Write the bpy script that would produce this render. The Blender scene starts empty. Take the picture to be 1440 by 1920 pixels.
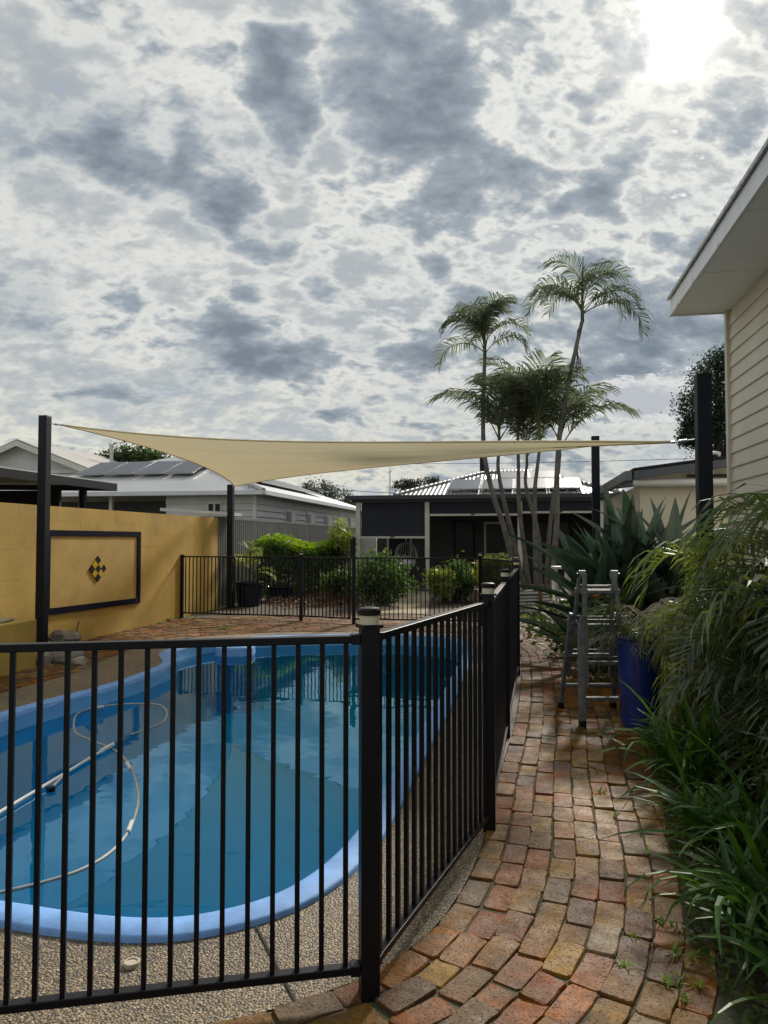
import bpy, bmesh, math, random
from mathutils import Vector, Matrix, Euler
random.seed(7)
R = math.radians
# ------------------------------------------------------------------ camera
F = 1380.0; CH = 1.53; PITCH = math.atan((1011-960)/F)
sc = bpy.context.scene
COL = sc.collection
cam = bpy.data.cameras.new('camera'); camo = bpy.data.objects.new('camera', cam); COL.objects.link(camo)
cam.sensor_fit = 'HORIZONTAL'; cam.sensor_width = 36; cam.lens = 36*F/1440
cam.clip_start = .05; cam.clip_end = 2000
camo.location = (0, 0, CH); camo.rotation_euler = (R(90)+PITCH, 0, 0)
sc.camera = camo
sc.render.resolution_x = 768; sc.render.resolution_y = 1024
sc.view_settings.view_transform = 'Standard'; sc.view_settings.look = 'None'
sc.view_settings.exposure = 0.72; sc.view_settings.gamma = 1
cy = sc.cycles; cy.max_bounces = 8; cy.diffuse_bounces = 5; cy.glossy_bounces = 3; cy.transmission_bounces = 3; cy.transparent_max_bounces = 8; cy.caustics_reflective = False; cy.caustics_refractive = False
CP, SP = math.cos(PITCH), math.sin(PITCH)
def ray(x, y):
    a = (x-720)/F; b = (960-y)/F
    return Vector((a, CP-b*SP, SP+b*CP))
def G(x, y, z=0.0):
    d = ray(x, y); t = (z-CH)/d.z
    return Vector((d.x*t, d.y*t, z))
def P(x, y, Y):
    d = ray(x, y); t = Y/d.y
    return Vector((d.x*t, Y, CH+d.z*t))
def fx(x, y):            # ground point from a first estimate that ignored the camera's tilt
    q = G(720+F*x/y, 1011+2111.0/y); return (q.x, q.y)
def proj(p):
    v = Vector(p)-Vector((0, 0, CH))
    dep = v.y*CP+v.z*SP; up = -v.y*SP+v.z*CP
    if dep < .05: return None
    return 720+F*v.x/dep, 960-F*up/dep, dep
AX = Vector((.1752, .9845, 0)); PR = Vector((.9845, -.1752, 0)); ZV = Vector((0, 0, 1))
AXROT = math.atan2(-PR.y, PR.x)*-1      # z rotation that turns +X into PR
# ------------------------------------------------------------------ world
SUN = ray(1272, 62).normalized()
SUN_EL = math.asin(SUN.z); SUN_AZ = math.atan2(SUN.x, SUN.y)
def build_world():
    w = bpy.data.worlds.new('World'); sc.world = w; w.use_nodes = True
    w.cycles.sampling_method = 'MANUAL'; w.cycles.sample_map_resolution = 512
    nt = w.node_tree; N = nt.nodes; L = nt.links; N.clear()
    def val(x, s):
        if isinstance(x, (int, float)): s.default_value = x
        elif isinstance(x, (tuple, list, Vector)): s.default_value = tuple(x)
        else: L.new(x, s)
    def math_(op, a, b=None, clamp=False):
        n = N.new('ShaderNodeMath'); n.operation = op; n.use_clamp = clamp
        val(a, n.inputs[0])
        if b is not None: val(b, n.inputs[1])
        return n.outputs[0]
    def vec(op, a, b=None, out=0):
        n = N.new('ShaderNodeVectorMath'); n.operation = op
        val(a, n.inputs[0])
        if b is not None:
            if op == 'SCALE': val(b, n.inputs['Scale'])
            else: val(b, n.inputs[1])
        return n.outputs[out]
    def rng(x, a, b, c=0., d=1., smooth=True):
        n = N.new('ShaderNodeMapRange'); n.interpolation_type = 'SMOOTHSTEP' if smooth else 'LINEAR'
        val(x, n.inputs[0])
        for i, q in enumerate((a, b, c, d)): n.inputs[i+1].default_value = q
        return n.outputs[0]
    def noise(v, s, det=6, rough=.55, dist=0., out=0):
        n = N.new('ShaderNodeTexNoise'); L.new(v, n.inputs['Vector'])
        n.inputs['Scale'].default_value = s; n.inputs['Detail'].default_value = det
        n.inputs['Roughness'].default_value = rough; n.inputs['Distortion'].default_value = dist
        return n.outputs[out]
    def mix(f, a, b, mode='MIX'):
        n = N.new('ShaderNodeMix'); n.data_type = 'RGBA'; n.blend_type = mode
        val(f, n.inputs[0])
        for q, s in ((a, n.inputs[6]), (b, n.inputs[7])):
            if isinstance(q, (tuple, list)): s.default_value = (*q[:3], 1)
            else: L.new(q, s)
        return n.outputs[2]
    tc = N.new('ShaderNodeTexCoord'); d = tc.outputs['Generated']
    sep = N.new('ShaderNodeSeparateXYZ'); L.new(d, sep.inputs[0])
    z = math_('MAXIMUM', sep.outputs[2], 0.0)
    # cloud layer seen as a flat ceiling: cells shrink towards the horizon
    p = vec('SCALE', d, math_('DIVIDE', 1.0, math_('ADD', z, .48)))
    mp = N.new('ShaderNodeMapping'); L.new(p, mp.inputs[0]); mp.inputs['Rotation'].default_value = (0, 0, R(-35)); mp.inputs['Scale'].default_value = (1.0, 1.45, .25)
    ps = mp.outputs[0]
    warp = vec('SUBTRACT', noise(d, 7.0, 2, .6, 0, 1), (.5, .5, .5))
    n_mid = noise(vec('ADD', ps, vec('SCALE', warp, .12)), 4.6, 3, .55)
    n_cell = noise(vec('ADD', ps, vec('SCALE', warp, .08)), 12.0, 4, .56)
    n_fine = noise(ps, 36, 3, .6)
    dw = vec('ADD', d, vec('SCALE', warp, .14))
    # heavy cloud banks, at their directions in the sky
    banks = [(520,150,75,110,1.0),(700,110,90,110,.95),(765,230,110,110,1.0),(215,275,110,65,.95),(345,280,80,70,.9),(410,355,70,55,.9),(460,420,70,35,.8),
             (480,665,170,48,1.1),(455,570,60,60,.8),(575,540,60,40,.7),(790,680,100,55,.95),(905,590,62,75,1.0),(1230,610,230,70,.95),(1180,690,160,55,.9),
             (30,560,80,48,.8),(815,470,50,50,.85),(1100,350,110,40,.9),(1190,300,60,50,.8),(620,800,80,24,.8),(200,745,100,26,.75),(950,770,140,50,.7),(20,250,70,60,.7)]
    acc = None
    for (bx, by, rx, ry, st) in banks:
        c = ray(bx, by).normalized(); k = F*1.02
        v = vec('MULTIPLY', vec('SUBTRACT', dw, tuple(c)), (k/rx, k/rx, k/ry))
        b = rng(vec('LENGTH', v, out=1), 2.0, .0, 0, st, False)
        acc = b if acc is None else math_('MAXIMUM', acc, b)
    # small clumps, thickest on the sun's side
    side = rng(sep.outputs[0], -.22, .22)
    small = math_('ADD', math_('MULTIPLY', math_('SUBTRACT', n_mid, .5), 1.1), math_('ADD', .33, math_('MULTIPLY', side, .19)))
    f = math_('MAXIMUM', acc, small)
    f = math_('ADD', f, math_('ADD', math_('MULTIPLY', math_('SUBTRACT', n_cell, .5), 1.25), math_('MULTIPLY', math_('SUBTRACT', n_fine, .5), .50)))
    dark = rng(f, .46, .70); deep = rng(f, .55, 1.05)
    rim = math_('SUBTRACT', rng(f, .22, .44), rng(f, .44, .58))
    # the bright thin sheet above them
    t = math_('ADD', math_('MULTIPLY', n_mid, .45), math_('ADD', math_('MULTIPLY', n_cell, .35), math_('MULTIPLY', n_fine, .20)))
    sheet_c = mix(rng(t, .38, .62), (.245, .27, .29), (.415, .42, .405))
    sky = N.new('ShaderNodeTexSky'); sky.sky_type = 'NISHITA'; sky.sun_disc = False
    sky.sun_elevation = SUN_EL; sky.sun_rotation = SUN_AZ
    skyc = vec('SCALE', sky.outputs[0], .085)
    c = mix(rng(t, .40, .33, 0, .35), sheet_c, skyc)
    sd = math_('MAXIMUM', vec('DOT_PRODUCT', d, tuple(SUN), out=1), 0.0)
    g1 = math_('POWER', sd, 2200.0); g2 = math_('POWER', sd, 260.0); g3 = math_('POWER', sd, 10.0)
    c = mix(1.0, c, vec('SCALE', (.10, .095, .08), math_('MULTIPLY', rim, math_('ADD', .55, g3))), 'ADD')
    c = mix(1.0, c, vec('SCALE', (1.0, .90, .70), math_('ADD', math_('MULTIPLY', g2, .16), math_('MULTIPLY', g3, .045))), 'ADD')
    # pale yellow light low in the sky
    c = mix(rng(z, .27, .03, 0, .8), c, mix(rng(t, .40, .58), (.31, .34, .36), (.50, .48, .38)))
    dk = mix(deep, (.205, .240, .275), (.098, .125, .158))
    dk = mix(1.0, dk, vec('SCALE', (1.0, .92, .78), math_('MULTIPLY', g2, .22)), 'ADD')
    c = mix(math_('MULTIPLY', dark, .92), c, dk)
    # the white cumulus low on the right
    cc = ray(1200, 755).normalized()
    v = vec('MULTIPLY', vec('SUBTRACT', vec('ADD', d, vec('SCALE', warp, .05)), tuple(cc)), (F/100, F/100, F/48))
    cl = math_('ADD', math_('SUBTRACT', 1.0, vec('LENGTH', v, out=1)), math_('MULTIPLY', math_('SUBTRACT', n_fine, .5), 1.1))
    c = mix(rng(cl, .0, .14), c, mix(rng(cl, .05, .55), (.45, .455, .45), (.30, .32, .345)))
    c = mix(1.0, c, vec('SCALE', (1.0, .96, .88), math_('MULTIPLY', math_('MULTIPLY', g1, 1.2), rng(f, .80, .45, .10, 1.0))), 'ADD')
    bg = N.new('ShaderNodeBackground'); bg.inputs[1].default_value = .1
    L.new(vec('SCALE', c, 10.0), bg.inputs[0])
    out = N.new('ShaderNodeOutputWorld'); L.new(bg.outputs[0], out.inputs[0])
build_world()
sun = bpy.data.lights.new('sun', 'SUN'); sun.energy = 2.7; sun.angle = R(8); sun.color = (1, .93, .82)
suno = bpy.data.objects.new('sun', sun); COL.objects.link(suno)
suno.rotation_euler = SUN.to_track_quat('Z', 'Y').to_euler(); suno.location = (4, 10, 12)
# ------------------------------------------------------------------ helpers
WL = {}
class MB:
    def __init__(s): s.v = []; s.f = []; s.m = []; s.smooth = False; s.at = None
    def add(s, vs, fs, mi=0):
        b = len(s.v); s.v += [tuple(q) for q in vs]
        for f in fs: s.f.append(tuple(i+b for i in f)); s.m.append(mi)
    def box(s, c, d, rot=0.0, mi=0, M=None):
        c = Vector(c); hx, hy, hz = d[0]/2, d[1]/2, d[2]/2
        M = M or Matrix.Rotation(rot, 3, 'Z')
        vs = [c+M@Vector((x, y, z)) for x in (-hx, hx) for y in (-hy, hy) for z in (-hz, hz)]
        s.add(vs, [(0,1,3,2),(4,6,7,5),(0,4,5,1),(2,3,7,6),(0,2,6,4),(1,5,7,3)], mi); return s
    def bar(s, a, b, w, h, mi=0, up=ZV):
        a = Vector(a); b = Vector(b); d = b-a; l = d.length; d.normalize()
        if abs(d.dot(up)) > .99: up = Vector((0, 1, 0))
        side = d.cross(up).normalized(); u = side.cross(d)
        M = Matrix((d, side, u)).transposed()
        return s.box((a+b)/2, (l, w, h), mi=mi, M=M)
    def quad(s, a, b, c, d, mi=0): s.add([a, b, c, d], [(0,1,2,3)], mi); return s
    def slab(s, pts, n, th, mi=0):        # polygon extruded by n*th (closed)
        n = Vector(n)*th; k = len(pts); pts = [Vector(q) for q in pts]
        vs = pts+[q+n for q in pts]
        fs = [tuple(range(k-1, -1, -1)), tuple(range(k, 2*k))]+[(i, (i+1) % k, k+(i+1) % k, k+i) for i in range(k)]
        s.add(vs, fs, mi); return s
    def tube(s, pts, r, n=8, mi=0, caps=True):
        pts = [Vector(q) for q in pts]; k = len(pts)
        if not hasattr(r, '__len__'): r = [r]*k
        d0 = (pts[1]-pts[0]).normalized(); ref = Vector((1, 0, 0)) if abs(d0.x) < .8 else Vector((0, 1, 0))
        vs = []; u = d0.cross(ref).normalized()
        for i in range(k):
            d = (pts[min(i+1, k-1)]-pts[max(i-1, 0)]).normalized()
            u = (u-d*u.dot(d)).normalized(); w = d.cross(u)
            for j in range(n):
                a = 2*math.pi*j/n; vs.append(pts[i]+(u*math.cos(a)+w*math.sin(a))*r[i])
        fs = [(i*n+j, i*n+(j+1) % n, (i+1)*n+(j+1) % n, (i+1)*n+j) for i in range(k-1) for j in range(n)]
        if caps: fs += [tuple(range(n-1, -1, -1)), tuple((k-1)*n+j for j in range(n))]
        s.add(vs, fs, mi); return s
    def lathe(s, c, prof, n=24, mi=0, cap=True):
        c = Vector(c); k = len(prof); vs = []
        for (r, z) in prof:
            for j in range(n):
                a = 2*math.pi*j/n; vs.append(c+Vector((r*math.cos(a), r*math.sin(a), z)))
        fs = [(i*n+j, i*n+(j+1) % n, (i+1)*n+(j+1) % n, (i+1)*n+j) for i in range(k-1) for j in range(n)]
        if cap: fs += [tuple(range(n-1, -1, -1)), tuple((k-1)*n+j for j in range(n))]
        s.add(vs, fs, mi); return s
    def mesh(s, name, mats, org=Vector()):
        me = bpy.data.meshes.new(name)
        me.from_pydata([(x-org.x, y-org.y, z-org.z) for x, y, z in s.v], [], s.f)
        for m in (mats if isinstance(mats, (list, tuple)) else [mats]): me.materials.append(m)
        if any(s.m): me.polygons.foreach_set('material_index', s.m)
        if s.smooth: me.polygons.foreach_set('use_smooth', [True]*len(s.f))
        me.update(); return me
def tag(o, label=None, cat=None, group=None, kind=None):
    if label: o['label'] = label
    if cat: o['category'] = cat
    if group: o['group'] = group
    if kind: o['kind'] = kind
    return o
def link(o, parent, loc):
    COL.objects.link(o); loc = Vector(loc)
    if parent is not None: o.parent = parent; o.location = loc-WL[parent.name]
    else: o.location = loc
    WL[o.name] = loc; return o
def root(name, loc, label, cat, group=None):
    o = bpy.data.objects.new(name, None); o.empty_display_size = .2
    link(o, None, loc); return tag(o, label, cat, group)
def mk(name, mb, mats, parent=None, org=None, bevel=0, smooth=None, seg=2):
    xs = [v[0] for v in mb.v]; ys = [v[1] for v in mb.v]; zs = [v[2] for v in mb.v]
    if org is None: org = Vector(((min(xs)+max(xs))/2, (min(ys)+max(ys))/2, min(zs)))
    if smooth is not None: mb.smooth = smooth
    o = bpy.data.objects.new(name, mb.mesh(name, mats, Vector(org)))
    link(o, parent, org)
    if bevel:
        m = o.modifiers.new('bevel', 'BEVEL'); m.width = bevel; m.segments = seg; m.limit_method = 'ANGLE'; m.angle_limit = R(40)
    return o
def inst(name, me, loc, rot=(0, 0, 0), parent=None, scale=(1, 1, 1)):
    o = bpy.data.objects.new(name, me); link(o, parent, loc); o.rotation_euler = rot; o.scale = scale; return o
def crom(pts, n=8, closed=False):
    pts = [Vector(q) for q in pts]; k = len(pts); out = []
    for i in range(k if closed else k-1):
        if closed: a, b, c, d = pts[i-1], pts[i], pts[(i+1) % k], pts[(i+2) % k]
        else: a, b, c, d = pts[max(i-1, 0)], pts[i], pts[i+1], pts[min(i+2, k-1)]
        for j in range(n):
            t = j/n
            out.append(.5*((2*b)+(c-a)*t+(2*a-5*b+4*c-d)*t*t+(3*b-a-3*c+d)*t**3))
    if not closed: out.append(pts[-1])
    return out
def rs(a, b): return random.uniform(a, b)
# ------------------------------------------------------------------ materials
def mat(name, col, rough=.6, var=0., vscale=4., bump=0., bscale=40., metal=0., spec=.5, col2=None, rnd=0., space='pos', detail=5, coat=0):
    m = bpy.data.materials.new(name); m.use_nodes = True
    nt = m.node_tree; N = nt.nodes; L = nt.links; b = N['Principled BSDF']
    b.inputs['Roughness'].default_value = rough; b.inputs['Metallic'].default_value = metal
    b.inputs['Specular IOR Level'].default_value = spec
    if coat: b.inputs['Coat Weight'].default_value = coat
    geo = N.new('ShaderNodeNewGeometry'); tcd = N.new('ShaderNodeTexCoord')
    v = geo.outputs['Position'] if space == 'pos' else tcd.outputs['Object']
    n = N.new('ShaderNodeTexNoise'); L.new(v, n.inputs['Vector']); n.inputs['Scale'].default_value = vscale; n.inputs['Detail'].default_value = detail
    n.inputs['Roughness'].default_value = .6
    mx = N.new('ShaderNodeMix'); mx.data_type = 'RGBA'
    mr = N.new('ShaderNodeMapRange'); L.new(n.outputs[0], mr.inputs[0]); mr.inputs[1].default_value = .35; mr.inputs[2].default_value = .68
    L.new(mr.outputs[0], mx.inputs[0])
    c2 = col2 or tuple(max(0, c*(1-var)) for c in col)
    c1 = col if col2 else tuple(min(1, c*(1+var*.6)) for c in col)
    mx.inputs[6].default_value = (*c2, 1) if not col2 else (*c1, 1)
    mx.inputs[7].default_value = (*c1, 1) if not col2 else (*c2, 1)
    out = mx.outputs[2]
    if rnd:
        oi = N.new('ShaderNodeObjectInfo'); h = N.new('ShaderNodeHueSaturation')
        r1 = N.new('ShaderNodeMapRange'); L.new(oi.outputs['Random'], r1.inputs[0]); r1.inputs[3].default_value = 1-rnd; r1.inputs[4].default_value = 1+rnd
        L.new(r1.outputs[0], h.inputs['Value']); L.new(out, h.inputs['Color']); out = h.outputs[0]
    L.new(out, b.inputs['Base Color'])
    if bump:
        nb = N.new('ShaderNodeTexNoise'); L.new(v, nb.inputs['Vector']); nb.inputs['Scale'].default_value = bscale; nb.inputs['Detail'].default_value = 4
        bp = N.new('ShaderNodeBump'); bp.inputs['Strength'].default_value = bump; bp.inputs['Distance'].default_value = .01
        L.new(nb.outputs[0], bp.inputs['Height']); L.new(bp.outputs[0], b.inputs['Normal'])
    return m
def leafmat(name, col, col2, trans=.35, rough=.45, gloss=.10, vscale=3., rnd=.25):
    m = bpy.data.materials.new(name); m.use_nodes = True
    nt = m.node_tree; N = nt.nodes; L = nt.links; N.clear()
    geo = N.new('ShaderNodeNewGeometry'); n = N.new('ShaderNodeTexNoise'); L.new(geo.outputs['Position'], n.inputs['Vector'])
    n.inputs['Scale'].default_value = vscale; n.inputs['Detail'].default_value = 6; n.inputs['Roughness'].default_value = .7
    mr = N.new('ShaderNodeMapRange'); L.new(n.outputs[0], mr.inputs[0]); mr.inputs[1].default_value = .36; mr.inputs[2].default_value = .66
    mx = N.new('ShaderNodeMix'); mx.data_type = 'RGBA'; L.new(mr.outputs[0], mx.inputs[0])
    mx.inputs[6].default_value = (*col, 1); mx.inputs[7].default_value = (*col2, 1)
    oi = N.new('ShaderNodeObjectInfo'); h = N.new('ShaderNodeHueSaturation')
    r1 = N.new('ShaderNodeMapRange'); L.new(oi.outputs['Random'], r1.inputs[0]); r1.inputs[3].default_value = 1-rnd; r1.inputs[4].default_value = 1+rnd
    L.new(r1.outputs[0], h.inputs['Value']); L.new(mx.outputs[2], h.inputs['Color'])
    di = N.new('ShaderNodeBsdfDiffuse'); tr = N.new('ShaderNodeBsdfTranslucent'); gl = N.new('ShaderNodeBsdfGlossy')
    gl.inputs['Roughness'].default_value = rough; gl.inputs['Color'].default_value = (.9, .9, .9, 1)
    L.new(h.outputs[0], di.inputs[0])
    h2 = N.new('ShaderNodeHueSaturation'); h2.inputs['Hue'].default_value = .475; h2.inputs['Saturation'].default_value = 1.1; h2.inputs['Value'].default_value = 1.5
    L.new(h.outputs[0], h2.inputs['Color']); L.new(h2.outputs[0], tr.inputs[0])
    m1 = N.new('ShaderNodeMixShader'); m1.inputs[0].default_value = trans; L.new(di.outputs[0], m1.inputs[1]); L.new(tr.outputs[0], m1.inputs[2])
    m2 = N.new('ShaderNodeMixShader'); m2.inputs[0].default_value = gloss*.16; L.new(m1.outputs[0], m2.inputs[1]); L.new(gl.outputs[0], m2.inputs[2])
    o = N.new('ShaderNodeOutputMaterial'); L.new(m2.outputs[0], o.inputs[0]); return m
BLACK = mat('black_powder_coat', (.004, .0046, .0072), .40, .15, 20, .05, 300, spec=.28)
POSTBLK = mat('dark_post_paint', (.009, .011, .018), .55, .25, 6, .06, 200, spec=.25)
WHITE = mat('white_paint', (.72, .71, .67), .5, .10, 3, .08, 60)
CREAM = mat('cream_weatherboard', (.62, .575, .475), .5, .07, 2.2, .05, 90)
SOFFIT = mat('soffit_paint', (.86, .88, .90), .6, .05, 1.5, .03, 60)
FASCIA = mat('fascia_paint', (.72, .74, .76), .45, .10, 3, .04, 60)
GREYBOARD = mat('pale_grey_board', (.66, .66, .65), .6, .12, 1.5, .1, 30)
ALU = mat('worn_aluminium', (.19, .195, .19), .62, .35, 14, .15, 120, metal=.55)
NAVY = mat('navy_paint', (.007, .007, .022), .85, .2, 8, .1, 100, spec=.08)
YELTILE = mat('yellow_tile', (.62, .42, .04), .35, .12, 9)
BLKTILE = mat('black_tile', (.008, .008, .011), .6, spec=.15)
BLIND = mat('dark_mesh_blind', (.018, .02, .03), .8, .12, 2)
DARKWALL = mat('brown_grey_wall', (.075, .072, .07), .8, .2, 1.5, .1, 20)
GLASS = mat('dark_window_glass', (.012, .014, .017), .3, 0, spec=.25)
BLUEPOT = mat('blue_glaze', (.018, .035, .20), .25, .35, 6, .08, 50, coat=.3)
SAIL = mat('sand_shade_cloth', (.74, .66, .46), .85, .05, 3, .25, 420)
def sail_mat():
    m = SAIL; nt = m.node_tree; N = nt.nodes; L = nt.links; b = N['Principled BSDF']; o = N['Material Output']
    tr = N.new('ShaderNodeBsdfTranslucent'); tr.inputs[0].default_value = (.76, .66, .42, 1)
    mx = N.new('ShaderNodeMixShader'); mx.inputs[0].default_value = .36
    L.new(b.outputs[0], mx.inputs[1]); L.new(tr.outputs[0], mx.inputs[2]); L.new(mx.outputs[0], o.inputs[0])
sail_mat()
STEEL = mat('galvanised_steel', (.5, .5, .5), .35, .15, 30, metal=.9)
ROCK = mat('grey_brown_rock', (.26, .23, .19), .85, .4, 7, .6, 30, rnd=.2)
SOIL = mat('garden_mulch', (.055, .04, .028), .95, col2=(.13, .10, .07), vscale=26, bump=.9, bscale=60, detail=8)
GROUNDM = mat('leaf_litter_ground', (.13, .10, .07), .95, col2=(.10, .115, .05), vscale=.8, bump=.6, bscale=25, detail=8)
GRAVEL = mat('tan_gravel', (.36, .29, .19), .9, .3, 18, .7, 90)
TRUNK = mat('palm_trunk_bark', (.135, .125, .11), .8, .4, 5, .5, 24, space='pos')
BARK = mat('tree_bark', (.09, .07, .055), .9, .35, 8, .7, 25)
STALK = leafmat('frond_stalk', (.14, .15, .06), (.10, .12, .05), .1)
L_PALM = leafmat('palm_frond_leaf', (.075, .102, .062), (.13, .165, .095), .55, .42, .12, 2.)
L_ARECA = leafmat('garden_palm_leaf', (.022, .052, .015), (.12, .165, .036), .46, .34, .34, 2.6, .45)
L_STRAP = leafmat('strap_leaf', (.022, .078, .012), (.072, .155, .025), .36, .33, .20, 4)
L_BROAD = leafmat('broad_blade_leaf', (.036, .068, .048), (.062, .10, .062), .2, .42, .3, 2.5)
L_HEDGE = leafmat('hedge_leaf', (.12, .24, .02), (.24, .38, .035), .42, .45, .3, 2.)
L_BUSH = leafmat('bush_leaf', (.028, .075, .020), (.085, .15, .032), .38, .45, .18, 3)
L_UNDER = leafmat('undergrowth_leaf', (.035, .060, .018), (.12, .16, .035), .35, .5, .15, 4)
L_LIME = leafmat('lime_leaf', (.14, .20, .03), (.24, .30, .05), .42, .45, .3, 5)
L_DARK = leafmat('dark_tree_leaf', (.016, .034, .024), (.035, .06, .035), .25, .5, .2, .8)
L_RED = leafmat('reddish_groundcover_leaf', (.17, .060, .055), (.10, .11, .045), .3, .5, .2, 4)
L_DRY = leafmat('dry_grey_leaf', (.16, .15, .125), (.25, .23, .185), .25, .5, .3, 8)
L_GUM = leafmat('gum_tree_leaf', (.055, .075, .05), (.09, .10, .07), .3, .5, .2, .8)
def roof_mat(name, col, freq, axis, strength=1.0):
    m = bpy.data.materials.new(name); m.use_nodes = True
    nt = m.node_tree; N = nt.nodes; L = nt.links; b = N['Principled BSDF']
    b.inputs['Roughness'].default_value = .38; b.inputs['Metallic'].default_value = .35
    geo = N.new('ShaderNodeNewGeometry'); d = N.new('ShaderNodeVectorMath'); d.operation = 'DOT_PRODUCT'
    L.new(geo.outputs['Position'], d.inputs[0]); d.inputs[1].default_value = tuple(axis*freq)
    s = N.new('ShaderNodeMath'); s.operation = 'SINE'; L.new(d.outputs['Value'], s.inputs[0])
    bp = N.new('ShaderNodeBump'); bp.inputs['Distance'].default_value = .03; bp.inputs['Strength'].default_value = strength
    L.new(s.outputs[0], bp.inputs['Height']); L.new(bp.outputs[0], b.inputs['Normal'])
    n = N.new('ShaderNodeTexNoise'); L.new(geo.outputs['Position'], n.inputs['Vector']); n.inputs['Scale'].default_value = .9; n.inputs['Detail'].default_value = 6
    mx = N.new('ShaderNodeMix'); mx.data_type = 'RGBA'; L.new(n.outputs[0], mx.inputs[0])
    mx.inputs[6].default_value = (*[c*.8 for c in col], 1); mx.inputs[7].default_value = (*col, 1); L.new(mx.outputs[2], b.inputs['Base Color'])
    return m
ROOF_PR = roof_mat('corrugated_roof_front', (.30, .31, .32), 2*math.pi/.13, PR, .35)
ROOF_N1 = roof_mat('neighbour_roof_front', (.55, .56, .57), 2*math.pi/.2, PR, .12); ROOF_N2 = roof_mat('neighbour_roof_side', (.55, .56, .57), 2*math.pi/.2, AX, .12)
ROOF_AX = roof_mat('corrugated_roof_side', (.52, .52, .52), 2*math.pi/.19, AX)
SOLAR = mat('solar_glass', (.05, .06, .09), .3, .2, .7, spec=.4)
def colorbond():
    return mat('grey_steel_fence', (.23, .23, .225), .5, .12, 1.2)
CBOND = colorbond()
def brick_mat(name, attr):
    m = bpy.data.materials.new(name); m.use_nodes = True
    nt = m.node_tree; N = nt.nodes; L = nt.links; b = N['Principled BSDF']
    if attr:
        a = N.new('ShaderNodeAttribute'); a.attribute_name = 'rnd'; r = a.outputs['Fac']
    else:
        a = N.new('ShaderNodeObjectInfo'); r = a.outputs['Random']
    cr = N.new('ShaderNodeValToRGB'); L.new(r, cr.inputs[0]); cr.color_ramp.interpolation = 'CONSTANT'
    cols = [(.30,.105,.045),(.22,.125,.065),(.36,.225,.10),(.165,.090,.055),(.34,.13,.065),(.36,.235,.135),(.21,.105,.070),(.29,.175,.085),(.17,.115,.075),
            (.36,.17,.08),(.46,.31,.21),(.26,.085,.050),(.32,.20,.085),(.135,.080,.062),(.40,.15,.07),(.25,.15,.085),(.37,.29,.21),(.28,.14,.07)]
    e = cr.color_ramp.elements
    e[0].position = 0; e[0].color = (*cols[0], 1); e[1].position = 1/len(cols); e[1].color = (*cols[1], 1)
    for i in range(2, len(cols)): q = e.new(i/len(cols)); q.color = (*cols[i], 1)
    geo = N.new('ShaderNodeNewGeometry')
    def noise(s, det=6, ro=.65):
        n = N.new('ShaderNodeTexNoise'); L.new(geo.outputs['Position'], n.inputs['Vector']); n.inputs['Scale'].default_value = s; n.inputs['Detail'].default_value = det; n.inputs['Roughness'].default_value = ro; return n.outputs[0]
    def rng(x, a, b_, c=0, d=1):
        n = N.new('ShaderNodeMapRange'); L.new(x, n.inputs[0])
        for i, q in enumerate((a, b_, c, d)): n.inputs[i+1].default_value = q
        return n.outputs[0]
    def mix(f, a, c, mode='MIX'):
        n = N.new('ShaderNodeMix'); n.data_type = 'RGBA'; n.blend_type = mode; L.new(f, n.inputs[0])
        for q, s in ((a, n.inputs[6]), (c, n.inputs[7])):
            if isinstance(q, tuple): s.default_value = (*q, 1)
            else: L.new(q, s)
        return n.outputs[2]
    c = mix(rng(noise(16), .34, .72, 0, .7), cr.outputs[0], (.10, .062, .042), 'MIX')
    c = mix(rng(noise(5.5, 8, .7), .44, .62, 0, .72), c, (.070, .050, .036))
    c = mix(rng(noise(3.1, 9, .7), .60, .74, 0, .35), c, (.40, .32, .23))
    c = mix(rng(noise(38, 7), .56, .72, 0, .45), c, (.42, .30, .20))
    pm = N.new('ShaderNodeMath'); pm.operation = 'MULTIPLY'; L.new(rng(noise(80, 5), .58, .70, 0, 1.0), pm.inputs[0]); L.new(rng(noise(9, 3), .42, .62, .1, 1.0), pm.inputs[1])
    c = mix(pm.outputs[0], c, (.035, .028, .022))
    c = mix(rng(noise(2.2, 8), .56, .72, 0, .55), c, (.075, .085, .035))
    hs = N.new('ShaderNodeHueSaturation'); hs.inputs['Saturation'].default_value = 1.5; hs.inputs['Value'].default_value = .82; hs.inputs['Hue'].default_value = .506; L.new(c, hs.inputs['Color']); c = hs.outputs[0]
    L.new(c, b.inputs['Base Color'])
    L.new(rng(noise(9), .3, .7, .46, .76), b.inputs['Roughness'])
    b.inputs['Specular IOR Level'].default_value = .28
    bp = N.new('ShaderNodeBump'); bp.inputs['Strength'].default_value = .8; bp.inputs['Distance'].default_value = .006
    ad = N.new('ShaderNodeMath'); ad.operation = 'ADD'; L.new(noise(45, 8, .7), ad.inputs[0]); L.new(rng(noise(95, 4), .58, .68, 0, -1.2), ad.inputs[1])
    L.new(ad.outputs[0], bp.inputs['Height']); L.new(bp.outputs[0], b.inputs['Normal'])
    return m
BRICK = brick_mat('old_clay_brick', False); BRICKA = brick_mat('old_clay_brick_mass', True)
JOINT = mat('mossy_sand_joint', (.09, .075, .05), .95, col2=(.055, .065, .025), vscale=3.2, bump=1., bscale=90, detail=9)
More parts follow.
